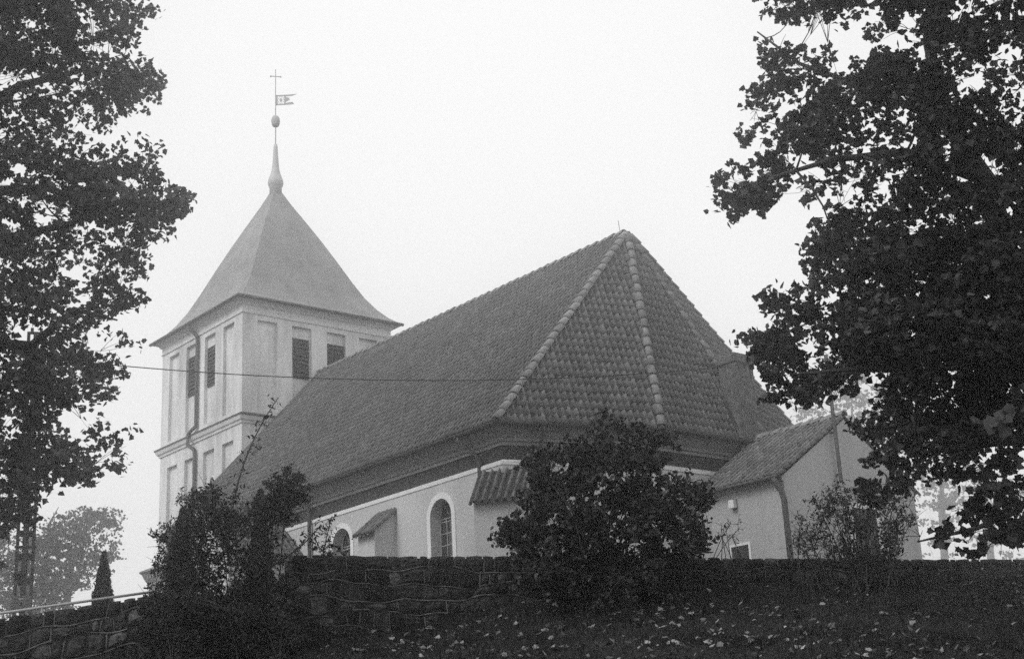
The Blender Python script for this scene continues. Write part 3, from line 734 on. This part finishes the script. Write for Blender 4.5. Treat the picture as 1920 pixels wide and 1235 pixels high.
# ---------------------------------------------------------------- vegetation
def rand_rot(n, up_bias):
    N = RNG.normal(size=(n, 3)); N /= np.linalg.norm(N, axis=1, keepdims=True); N[:, 2] += up_bias
    N /= np.linalg.norm(N, axis=1, keepdims=True)
    A = RNG.normal(size=(n, 3)); A -= N * (A * N).sum(1, keepdims=True); A /= np.linalg.norm(A, axis=1, keepdims=True)
    return A, np.cross(N, A), N
def leaf_arrays(P, size, tmpl, up_bias=.6):
    TVx, TFx = tmpl; n = len(P); A, B, N = rand_rot(n, up_bias); s = np.asarray(size).reshape(-1, 1, 1) * np.ones((n, 1, 1))
    V = P[:, None] + s * (TVx[None, :, 0:1] * A[:, None] + TVx[None, :, 1:2] * B[:, None] + TVx[None, :, 2:3] * N[:, None])
    F = (TFx[None] + (np.arange(n) * len(TVx))[:, None, None]).reshape(-1, 3)
    return V.reshape(-1, 3), F
def fan(outline, dz):
    V = [(0, .35, dz)] + [(x, y, -abs(x) * .25) for x, y in outline]
    n = len(outline); F = [(0, 1 + i, 1 + (i + 1) % n) for i in range(n)]
    V = np.array(V); V[:, 1] -= .35; return V, np.array(F)
MAPLE = fan([(0, 0), (.34, -.08), (.36, .12), (.60, .32), (.42, .48), (.30, .68), (0, 1.0), (-.30, .68), (-.42, .48), (-.60, .32), (-.36, .12), (-.34, -.08)], .05)
OVATE = fan([(0, 0), (.30, .22), (.30, .52), (0, 1.0), (-.30, .52), (-.30, .22)], .05)
NARROW = fan([(0, 0), (.17, .35), (.12, .7), (0, 1.0), (-.12, .7), (-.17, .35)], .04)
DIAMOND = (np.array([(0, -.5, 0), (.38, 0, .05), (0, .5, 0), (-.38, 0, .05)]), np.array([(0, 1, 2), (0, 2, 3)]))

def in_poly(px, py, poly):
    c = False; n = len(poly); j = n - 1
    for i in range(n):
        xi, yi = poly[i]; xj, yj = poly[j]
        if (yi > py) != (yj > py) and px < (xj - xi) * (py - yi) / (yj - yi) + xi: c = not c
        j = i
    return c
def fill_clumps(poly, n, rng, D, depth, holes=(), mind=0.0):
    xs = [p[0] for p in poly]; ys = [p[1] for p in poly]; out = []
    guard = 0
    while len(out) < n and guard < n * 60:
        guard += 1
        px, py = rng.uniform(min(xs), max(xs)), rng.uniform(min(ys), max(ys))
        if not in_poly(px, py, poly) or any((px - h[0]) ** 2 + (py - h[1]) ** 2 < h[2] ** 2 for h in holes): continue
        dd = D + rng.uniform(-depth, depth)
        p = at(px, py, dd)
        out.append(p)
    return np.array(out)
def split_view(C):
    """clumps inside the picture (with a margin) and the rest of the crown"""
    d = C - CAM; z = d @ _F; x = 960 + FPX * (d @ _R) / z; y = 617.5 - FPX * (d @ _U) / z
    k = (x > -60) & (x < 1980) & (y > -60); return C[k], C[~k]
def crown_shell(c, rx, rz, n):
    """clumps of a whole round crown; those that the picture shows are laid out bough by bough elsewhere"""
    u = RNG.normal(size=(n, 3)); u /= np.linalg.norm(u, axis=1, keepdims=True); u *= RNG.uniform(.2, 1, (n, 1)) ** .45
    return split_view(np.array(c) + u * (rx, rx, rz))[1]
def clump_leaves(C, per, rh, rv, rng):
    """leaf centres: each clump a flattened cloud of a few sprays"""
    out = []
    for c in C:
        k = int(per * rng.uniform(.6, 1.35)); sp = max(3, k // 9)
        S = RNG.normal(size=(sp, 3)); S /= np.linalg.norm(S, axis=1, keepdims=True); S *= RNG.uniform(.25, 1, (sp, 1)) ** .6
        S = S * (rh, rh, rv) * rng.uniform(.75, 1.3)
        idx = RNG.integers(0, sp, k)
        out.append(c + S[idx] + RNG.normal(size=(k, 3)) * (rh * .2, rh * .2, rv * .22))
    return np.concatenate(out)
def bez(p0, p1, p2, n=6):
    return [(1 - t) ** 2 * p0 + 2 * t * (1 - t) * p1 + t * t * p2 for t in np.linspace(0, 1, n)]
def grow_tree(name, label, cat, limbs, clumps, leafP, leaf_size, tmpl, leaf_mat, bark_mat, up_bias=.6, twig_r=.02, group=None, crown_name='crown', twig_frac=1.0):
    """limbs: list of (points, radii); every clump gets a branch from the nearest limb point"""
    t = thing(name, label, cat, group)
    trunk = MB().tube(*limbs[0], 9).build('trunk', bark_mat, t, smooth=True)
    nodes, nr = [], []
    for pts, rad in limbs:
        for a, b, ra, rb in zip(pts[:-1], pts[1:], rad[:-1], rad[1:]):
            for q_ in np.linspace(0, 1, 6): nodes.append(np.array(a) * (1 - q_) + np.array(b) * q_); nr.append(ra * (1 - q_) + rb * q_)
    nodes = np.array(nodes); nr = np.array(nr)
    for pts, rad in limbs[1:]: MB().tube(pts, rad, 7).build('limb', bark_mat, t, smooth=True)
    tw = MB()
    for c in clumps:
        if random.random() > twig_frac: continue
        d = np.linalg.norm(nodes - c, axis=1) + .25 * np.abs(nodes[:, 2] - c[2] + .5); i = int(np.argmin(d)); p0 = nodes[i]
        L = np.linalg.norm(c - p0); mid = (p0 + c) / 2 + np.array([random.gauss(0, .12), random.gauss(0, .12), -.1 + random.gauss(0, .1)]) * L
        pts = bez(p0, mid, c); r0 = min(nr[i] * .6, twig_r * (1 + .5 * L)); tw.tube(pts, list(np.linspace(r0, .004, len(pts))), 4, cap=False)
        nodes = np.vstack([nodes, pts[2:]]); nr = np.concatenate([nr, np.linspace(r0, .004, len(pts))[2:]])
        for _ in range(3):
            e = c + np.array([random.gauss(0, .17), random.gauss(0, .17), random.gauss(0, .1)]); tw.tube(bez(pts[3], (pts[3] + e) / 2 + (0, 0, .05), e, 4), [.006, .005, .004, .003], 3, cap=False)
    b = tw.build('branches', bark_mat, t); b['kind'] = 'stuff'
    V, F = leaf_arrays(leafP, np.asarray(leaf_size) * RNG.uniform(.7, 1.2, len(leafP)), tmpl, up_bias)
    c = link(crown_name, mesh_arrays(crown_name, V, F), leaf_mat, t); c['kind'] = 'stuff'
    return t

# --- maple on the right
rngR = random.Random(21); DR = 19.5
right_poly = [(1405, -40), (1420, 60), (1412, 120), (1445, 160), (1410, 182), (1405, 230), (1385, 258), (1388, 290), (1352, 305), (1350, 365), (1375, 410), (1430, 392), (1480, 385), (1545, 358), (1600, 350),
              (1585, 395), (1545, 425), (1520, 475), (1475, 515), (1500, 530), (1450, 575), (1425, 612), (1422, 650), (1410, 735), (1440, 760), (1500, 732), (1515, 755), (1585, 732), (1600, 700), (1660, 690), (1700, 730),
              (1690, 790), (1620, 805), (1592, 845), (1630, 870), (1615, 895), (1650, 930), (1705, 925), (1720, 860), (1740, 885), (1765, 925), (1800, 910), (1850, 880), (1920, 850), (2300, 900), (2500, 500), (2450, -300), (2000, -600), (1600, -450), (1430, -200)]
holesR = [(1500, 190, 22), (1475, 110, 14), (1492, 85, 12), (1720, 212, 18), (1755, 255, 16), (1690, 272, 22), (1625, 355, 26), (1660, 375, 18), (1735, 640, 26), (1748, 668, 20), (1660, 760, 30), (1860, 445, 16), (1880, 350, 16), (1730, 830, 12), (1855, 560, 14), (1765, 925, 26), (1835, 965, 26), (1885, 1000, 24), (1905, 870, 18), (1790, 860, 14), (1700, 560, 10), (1640, 560, 9), (1790, 480, 10)]
CR = fill_clumps(right_poly, 800, rngR, DR, 2.6, holesR)
CR, CRo = split_view(CR); CRo = np.vstack([CRo[:150], crown_shell(at(2020, 500, DR - 1.5) + (0, 0, 2.0), 6.5, 5.5, 420)])
LR = clump_leaves(CR, 92, .34, .23, rngR); LRo = clump_leaves(CRo, 44, .5, .34, rngR)
# lower hanging sprays nearer the camera
low_poly = [(1690, 1000), (1730, 960), (1800, 930), (1880, 900), (1960, 900), (1960, 1030), (1860, 1045), (1800, 1030), (1740, 1035)]
CR2 = fill_clumps(low_poly, 18, rngR, DR - 1.5, 1.2); LR2 = clump_leaves(CR2, 30, .32, .2, rngR)
# darker inner mass near the trunk
CR3 = fill_clumps([(1600, 480), (1920, 420), (2100, 700), (1960, 830), (1780, 820), (1660, 820), (1690, 700), (1560, 640)], 90, rngR, DR + .4, 2.2, holesR); LR3 = clump_leaves(CR3, 120, .42, .27, rngR)
Rb = at(2010, 1200, DR); Rb[2] = ground_z(Rb[0], Rb[1]) - .2
P_ = lambda x, y, d=0: at(x, y, DR + d)
limbsR = [([Rb, P_(1985, 950), P_(1945, 700), P_(1885, 470), P_(1850, 340, .2), P_(1775, 230, .4), P_(1740, 80, .5), P_(1760, -250, .3)], [.30, .26, .22, .17, .14, .11, .08, .03]),
          ([P_(1945, 700), P_(1850, 640, -.6), P_(1740, 625, -1), P_(1640, 690, -1.4), P_(1500, 700, -1.6)], [.11, .085, .06, .04, .015]),
          ([P_(1885, 470), P_(1760, 430, .6), P_(1640, 470, .9), P_(1520, 560, 1.3)], [.09, .06, .045, .015]),
          ([P_(1850, 340, .2), P_(1700, 285, -.8), P_(1560, 300, -1.4), P_(1390, 350, -1.8)], [.08, .06, .04, .012]),
          ([P_(1775, 230, .4), P_(1640, 170, 1), P_(1500, 120, 1.3), P_(1420, 60, 1.5)], [.07, .05, .03, .012]),
          ([P_(1965, 820), P_(1850, 830, -1), P_(1740, 800, -1.6), P_(1630, 850, -1.9)], [.09, .06, .045, .012]),
          ([P_(1975, 900), P_(1900, 960, -1.6), P_(1830, 990, -2), P_(1720, 1015, -2.2)], [.06, .04, .03, .01]),
          ([P_(1945, 700), P_(2080, 500, .5), P_(2200, 200, .6)], [.14, .1, .03]), ([P_(1885, 470), P_(1930, 350, .5), P_(1960, 150, .8), P_(1900, -200, 1)], [.1, .08, .06, .02])]
grow_tree('maple_tree', 'big dark maple overhanging the annex from the right side', 'tree', limbsR, np.concatenate([CR, CR2, CR3, CRo]), np.concatenate([LR, LR2, LR3, LRo]), np.concatenate([np.full(len(LR), .097), np.full(len(LR2), .115), np.full(len(LR3), .097), np.full(len(LRo), .17)]), MAPLE, M['leaf'], M['bark'], .5, .016, 'maple trees framing the church')

# --- maple on the left
rngL = random.Random(5); DL = 27.0
left_poly = [(245, -40), (250, 60), (292, 100), (280, 150), (255, 190), (205, 215), (190, 250), (215, 282), (265, 290), (325, 305), (355, 345), (322, 370), (315, 420), (305, 445), (255, 460), (285, 490), (278, 535), (225, 560), (205, 600), (260, 635), (240, 675), (215, 715), (195, 738), (150, 748), (90, 765), (80, 790), (190, 805), (228, 832), (205, 865), (150, 895), (100, 925), (60, 975), (0, 990), (-500, 1000), (-800, 500), (-600, -300), (-200, -600), (150, -350)]
holesL = [(195, 185, 14), (190, 440, 22), (150, 505, 18), (165, 525, 16), (130, 640, 12), (100, 775, 20), (140, 205, 14), (60, 130, 8), (30, 585, 12), (85, 700, 8)]
CL = fill_clumps(left_poly, 860, rngL, DL, 3.2, holesL); CL, CLo = split_view(CL); CLo = np.vstack([CLo[:200], crown_shell(at(-220, 500, DL - 2) + (0, 0, 2.0), 7.5, 7.0, 460)])
LL = clump_leaves(CL, 86, .43, .28, rngL); LLo = clump_leaves(CLo, 40, .6, .4, rngL)
CLs = fill_clumps([(2, 1050), (36, 1058), (34, 1092), (2, 1088)], 3, rngL, DL - 3, .3); LL = np.vstack([LL, clump_leaves(CLs, 9, .14, .1, rngL)]); CL = np.vstack([CL, CLs])
CLv = [p for p in fill_clumps(left_poly, 900, rngL, DL, 3.0, holesL)]; CLv = np.array([p for p in CLv if ((p - CAM) @ _R) / ((p - CAM) @ _F) * FPX + 960 > -60][:110]); LLv = clump_leaves(CLv, 90, .5, .3, rngL)
P_ = lambda x, y, d=0: at(x, y, DL + d)
Lb = P_(-260, 1250); Lb[2] = ground_z(Lb[0], Lb[1]) - .2
limbsL = [([Lb, P_(-230, 1000), P_(-190, 750), P_(-170, 500), P_(-120, 250), P_(-60, 0), P_(-40, -250)], [.42, .36, .31, .26, .2, .14, .04]),
          ([P_(-190, 750), P_(-60, 640, -1), P_(60, 648, -1.4), P_(140, 580, -1.7), P_(220, 600, -2)], [.15, .12, .09, .06, .015]),
          ([P_(-170, 500), P_(-40, 360, 1), P_(90, 352, 1.4), P_(200, 400, 1.8), P_(300, 430, 2)], [.16, .13, .09, .05, .015]),
          ([P_(-170, 500), P_(0, 450, -1), P_(130, 420, -1.6), P_(300, 350, -2)], [.12, .09, .06, .015]),
          ([P_(-120, 250), P_(40, 160, .8), P_(160, 130, 1.2), P_(270, 140, 1.4)], [.12, .09, .05, .015]),
          ([P_(-60, 0), P_(80, -80, -.5), P_(200, 20, -.9)], [.1, .07, .02]), ([P_(-210, 880), P_(-40, 850, .5), P_(80, 845, .8), P_(190, 840, 1)], [.12, .09, .06, .015])]
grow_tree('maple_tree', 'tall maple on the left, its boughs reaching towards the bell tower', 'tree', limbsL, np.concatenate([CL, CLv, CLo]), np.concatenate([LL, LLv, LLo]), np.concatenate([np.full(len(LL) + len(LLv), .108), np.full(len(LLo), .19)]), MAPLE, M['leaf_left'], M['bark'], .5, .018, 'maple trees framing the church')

# --- far trees in the fog
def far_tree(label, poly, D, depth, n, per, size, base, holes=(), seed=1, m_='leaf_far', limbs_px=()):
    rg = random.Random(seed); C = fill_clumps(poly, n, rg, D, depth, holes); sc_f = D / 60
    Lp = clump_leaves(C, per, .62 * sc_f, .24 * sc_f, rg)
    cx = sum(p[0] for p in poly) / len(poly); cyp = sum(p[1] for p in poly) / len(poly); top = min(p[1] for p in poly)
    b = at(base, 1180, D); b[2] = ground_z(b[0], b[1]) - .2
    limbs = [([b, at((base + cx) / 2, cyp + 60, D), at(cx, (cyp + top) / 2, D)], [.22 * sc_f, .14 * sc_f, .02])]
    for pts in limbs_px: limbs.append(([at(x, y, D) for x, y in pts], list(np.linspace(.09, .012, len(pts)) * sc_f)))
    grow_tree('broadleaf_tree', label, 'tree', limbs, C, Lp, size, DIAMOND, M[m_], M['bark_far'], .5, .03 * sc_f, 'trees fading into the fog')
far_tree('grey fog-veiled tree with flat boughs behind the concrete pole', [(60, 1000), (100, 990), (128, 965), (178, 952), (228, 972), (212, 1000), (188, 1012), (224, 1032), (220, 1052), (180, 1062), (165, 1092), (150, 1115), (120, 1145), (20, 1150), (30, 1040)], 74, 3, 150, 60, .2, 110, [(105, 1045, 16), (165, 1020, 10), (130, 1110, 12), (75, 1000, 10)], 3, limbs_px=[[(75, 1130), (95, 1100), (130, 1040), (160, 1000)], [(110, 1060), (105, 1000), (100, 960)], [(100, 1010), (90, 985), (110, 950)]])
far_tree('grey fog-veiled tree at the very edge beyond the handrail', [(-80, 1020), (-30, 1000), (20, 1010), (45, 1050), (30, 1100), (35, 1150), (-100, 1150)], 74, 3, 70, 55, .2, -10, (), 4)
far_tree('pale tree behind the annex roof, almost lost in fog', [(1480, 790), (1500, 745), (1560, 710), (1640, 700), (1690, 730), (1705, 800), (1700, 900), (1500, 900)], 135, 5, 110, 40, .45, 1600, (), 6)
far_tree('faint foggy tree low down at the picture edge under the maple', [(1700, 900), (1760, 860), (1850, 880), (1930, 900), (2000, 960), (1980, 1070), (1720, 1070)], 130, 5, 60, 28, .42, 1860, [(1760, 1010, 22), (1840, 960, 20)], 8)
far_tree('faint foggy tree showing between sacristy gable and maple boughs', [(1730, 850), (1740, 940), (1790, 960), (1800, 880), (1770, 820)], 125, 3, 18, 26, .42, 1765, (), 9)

# --- shrubs
def shrub(name, label, poly, D, depth, n, per, rh, rv, size, tmpl, m_, base_px, stems, seed, holes=(), cat='shrub', group=None, stem_r=.02, extra=(), up=.4):
    rg = random.Random(seed); C = fill_clumps(poly, n, rg, D, depth, holes); Lp = clump_leaves(C, per, rh, rv, rg)
    bp = at(base_px[0], base_px[1], D); bp[2] = float(ground_z(bp[0], bp[1])) - .1
    t = thing(name, label, cat, group); ex_leaf = []
    tips = [C[i] for i in rg.sample(range(len(C)), min(stems, len(C)))]
    for c in tips:
        b0 = bp + np.array([rg.gauss(0, .22), rg.gauss(0, .22), 0]); b0[2] = float(ground_z(b0[0], b0[1])) - .1
        mid = b0 + (c - b0) * .5 + np.array([(b0[0] - c[0]) * .2, (b0[1] - c[1]) * .2, .25 * abs(c[2] - b0[2]) * .5])
        MB().tube(bez(b0, mid, c, 7), list(np.linspace(stem_r, .005, 7)), 5, cap=False).build('stem', M['bark'], t)
    for pts in extra:
        Q = [at(x, y, D + d) for x, y, d in pts]; Q = bez(Q[0], Q[1], Q[2], 20) if len(Q) == 3 else Q
        MB().tube(Q, list(np.linspace(stem_r * 1.15, .006, len(Q))), 5, cap=False).build('stem', M['bark'], t)
        for k in range(3, len(Q)):
            
            jt = Q[k - 1] + (Q[k] - Q[k - 1]) * rg.random(); sd_ = np.array([rg.gauss(0, 1) for _ in range(3)]); sd_ /= np.linalg.norm(sd_)
            for m_k in range(5): ex_leaf.append(jt + sd_ * (.03 + .03 * m_k) + np.array([rg.gauss(0, .012) for _ in range(3)]))
            jt = Q[k - 1] + (Q[k] - Q[k - 1]) * rg.random()
            for m_k in range(5): ex_leaf.append(jt - sd_ * (.03 + .03 * m_k) + np.array([rg.gauss(0, .012) for _ in range(3)]))
    tw = MB()
    for c in C:
        e = tips[min(range(len(tips)), key=lambda i: np.linalg.norm(tips[i] - c))]
        tw.tube(bez(e, (e + c) / 2 + np.array([0, 0, .08]), c, 4), [.007, .006, .005, .003], 3, cap=False)
        for _ in range(3):
            q_ = c + np.array([rg.gauss(0, rh * .7), rg.gauss(0, rh * .7), rg.gauss(.03, rv * .7)]); tw.tube([c, (c + q_) / 2, q_], [.004, .003, .002], 3, cap=False)
    b = tw.build('twigs', M['bark'], t); b['kind'] = 'stuff'
    if ex_leaf: Lp = np.vstack([Lp, np.array(ex_leaf)])
    V, F = leaf_arrays(Lp, size * RNG.uniform(.65, 1.25, len(Lp)), tmpl, up)
    c = link('foliage', mesh_arrays('foliage', V, F), M[m_], t); c['kind'] = 'stuff'
    return t
shrub('lilac_bush', 'big round dark bush growing in front of the stone wall', [(1115, 800), (1150, 778), (1190, 790), (1235, 812), (1255, 838), (1232, 872), (1262, 908), (1300, 900), (1332, 932), (1318, 955), (1288, 962), (1305, 992), (1328, 1018), (1295, 1036), (1235, 1065), (1240, 1105), (1180, 1135), (1050, 1135), (985, 1105), (965, 1078), (968, 1052), (1000, 1036), (955, 1026), (934, 1000), (952, 985), (950, 952), (995, 930), (970, 882), (1005, 852), (1060, 838), (1115, 838)],
      20.6, .95, 330, 62, .20, .16, .088, OVATE, 'leaf_bush', (1120, 1150), 22, 31, [(1085, 875, 12), (1150, 1010, 10), (1255, 1000, 12), (1005, 905, 8), (1280, 985, 10)], 'bush')
shrub('lilac_bush', 'tip spray of leaves topping the big round bush', [(1120, 790), (1150, 772), (1185, 785), (1180, 830), (1125, 830)], 20.3, .3, 10, 40, .16, .12, .09, OVATE, 'leaf_bush', (1130, 1150), 3, 32, cat='bush') if False else None
shrub('rose_shrub', 'tangled wild rose with a long arching shoot before the tower', [(305, 985), (330, 1005), (345, 935), (392, 900), (420, 935), (445, 955), (472, 935), (500, 945), (510, 1000), (520, 1060), (545, 1100), (560, 1180), (560, 1250), (240, 1250), (280, 1150), (300, 1060), (296, 1010)],
      19.2, .7, 270, 64, .17, .16, .070, NARROW, 'leaf_rose', (420, 1230), 22, 41, [(455, 1005, 10), (345, 1060, 14), (425, 1080, 12), (500, 1050, 10)], extra=[[(428, 1060, 0), (425, 880, 0), (522, 745, -.1)], [(400, 1050, .2), (500, 980, .2), (560, 890, .2)], [(505, 1150, 0), (500, 990, 0), (528, 905, 0)], [(470, 1080, .1), (560, 1040, .1), (600, 985, .1)]], stem_r=.016)
shrub('rose_shrub', 'leafy arching rose bough touching the nave eave', [(505, 900), (540, 882), (568, 900), (590, 935), (560, 945), (530, 950), (555, 970), (570, 985), (515, 975), (490, 960)], 19.4, .35, 44, 56, .13, .10, .066, NARROW, 'leaf_rose', (470, 1180), 4, 43, stem_r=.014)
shrub('dark_undergrowth', 'low dark undergrowth crowding the foot of the lower wall', [(285, 1125), (350, 1110), (430, 1105), (545, 1110), (560, 1190), (590, 1250), (230, 1260), (265, 1190)], 18.6, .6, 170, 60, .17, .14, .075, NARROW, 'leaf_rose', (420, 1240), 12, 45)
shrub('wall_sprig', 'small leafy sprig sprouting on the stone wall top beside the downpipe', [(582, 1030), (590, 1018), (625, 1015), (650, 1030), (640, 1042), (590, 1042)], 20.4, .15, 9, 24, .09, .06, .06, NARROW, 'leaf_rose', (610, 1060), 4, 51, extra=[[(605, 1040, 0), (612, 1005, 0), (622, 968, 0)]], stem_r=.008)
shrub('bare_sapling', 'sparse nearly bare sapling by the small annex window', [(1350, 985), (1372, 968), (1392, 985), (1395, 1010), (1372, 1022), (1350, 1010)], 22.3, .2, 12, 5, .10, .10, .05, NARROW, 'leaf_rose', (1375, 1090), 7, 53, stem_r=.009)
shrub('garden_shrub', 'slender twiggy shrub before the annex downpipe', [(1482, 990), (1510, 955), (1545, 975), (1560, 1010), (1550, 1050), (1495, 1050)], 22.4, .4, 44, 15, .15, .14, .06, NARROW, 'leaf_rose', (1530, 1110), 14, 55, stem_r=.010)
shrub('garden_shrub', 'broad twiggy shrub covering the annex door', [(1515, 930), (1550, 915), (1600, 898), (1640, 920), (1690, 930), (1720, 960), (1700, 1010), (1680, 1060), (1560, 1060), (1560, 990)], 22.6, .6, 150, 24, .17, .15, .065, NARROW, 'leaf_rose', (1630, 1115), 46, 57, stem_r=.013)
# columnar conifers
def thuja(label, cx, top, bot, halfpx, D, seed):
    rg = random.Random(seed); t = thing('thuja', label, 'conifer', 'clipped conifers in the churchyard')
    b = at(cx, bot, D); tp = at(cx, top, D); b[2] = min(b[2], -.5); H = tp[2] - b[2]; R0 = halfpx / FPX * D
    MB().tube([b, b + (0, 0, H * .9)], [.05, .01], 6).build('trunk', M['bark'], t)
    n = 7500; h = RNG.uniform(0, 1, n) ** .8; r = R0 * np.minimum(1, ((1 - h) * 1.55) ** .8) * (.95 + .07 * np.sin(h * 31 + RNG.uniform(0, 6)))
    a = RNG.uniform(0, 2 * np.pi, n); rr = r * RNG.uniform(.45, 1.05, n) ** .5
    P = np.stack([b[0] + rr * np.cos(a), b[1] + rr * np.sin(a), b[2] + h * H], -1)
    V, F = leaf_arrays(P, .10 * RNG.uniform(.6, 1.2, n), NARROW, .2)
    c = link('foliage', mesh_arrays('foliage', V, F), M['thuja'], t); c['kind'] = 'stuff'
thuja('dark pointed conifer standing alone above the handrail', 191, 1036, 1165, 25, 30, 1)
thuja('dark narrow conifer rising behind the rose shrub beside the pillar', 340, 952, 1130, 28, 25, 2)
thuja('slim dark conifer behind the rose shrub beneath the nave eave', 488, 918, 1120, 25, 25.5, 3)

# ---------------------------------------------------------------- grass and fallen leaves on the bank
def bank_points(n, s0, s1, w0, w1, p=1.0):
    s = RNG.uniform(s0, s1, n); w = w0 + (w1 - w0) * RNG.uniform(0, 1, n) ** p
    x = WA[0] + WD[0] * s - WN[0] * w; y = WA[1] + WD[1] * s - WN[1] * w
    return np.stack([x, y, ground_z(x, y)], -1)
P = bank_points(90000, -1.0, 15, .02, 9, 1.25); n = len(P)
ang = RNG.uniform(0, 2 * np.pi, n); h = RNG.uniform(.04, .13, n) * (1 + .5 * vnoise(P[:, 0] * .9, P[:, 1] * .9)); h = np.clip(h, .03, .22)
wd = np.stack([np.cos(ang), np.sin(ang), 0 * ang], -1) * .006; ln = RNG.normal(size=(n, 3)) * (.05, .05, 0); ln[:, 2] = h
V = np.stack([P - wd, P + wd, P + ln], 1).reshape(-1, 3); F = np.arange(3 * n).reshape(-1, 3)
o = link('grass', mesh_arrays('grass', V, F), M['grass']); tag(o, 'short dark grass on the bank below the stone wall', 'grass', kind='stuff')
P = np.concatenate([bank_points(1100, -.2, 6, .1, 7, 1.0), bank_points(520, 5, 14, .1, 8, 1.0)]); P[:, 2] += .05
V, F = leaf_arrays(P, RNG.uniform(.03, .09, len(P)), MAPLE, 1.3)
o = link('fallen_leaves', mesh_arrays('fallen_leaves', V, F), M['litter']); tag(o, 'pale fallen maple leaves scattered over the dark grass bank', 'leaves', kind='stuff')

# ---------------------------------------------------------------- haze
hz = MB().box(-175, 185, -175, 185, -9.0, 27.6).build('haze', None); hz['kind'] = 'stuff'
hm = bpy.data.materials.new('fog_air'); hm.use_nodes = True; t = hm.node_tree; t.nodes.clear()
o_ = t.nodes.new('ShaderNodeOutputMaterial'); v_ = t.nodes.new('ShaderNodeVolumePrincipled')
v_.inputs['Color'].default_value = (.96, .96, .96, 1); v_.inputs['Density'].default_value = HAZE_DENSITY; v_.inputs['Anisotropy'].default_value = HAZE_G
t.links.new(v_.outputs[0], o_.inputs['Volume']); hz.data.materials.append(hm)
tag(hz, 'thick pale fog filling the air around the church', 'fog', kind='stuff')
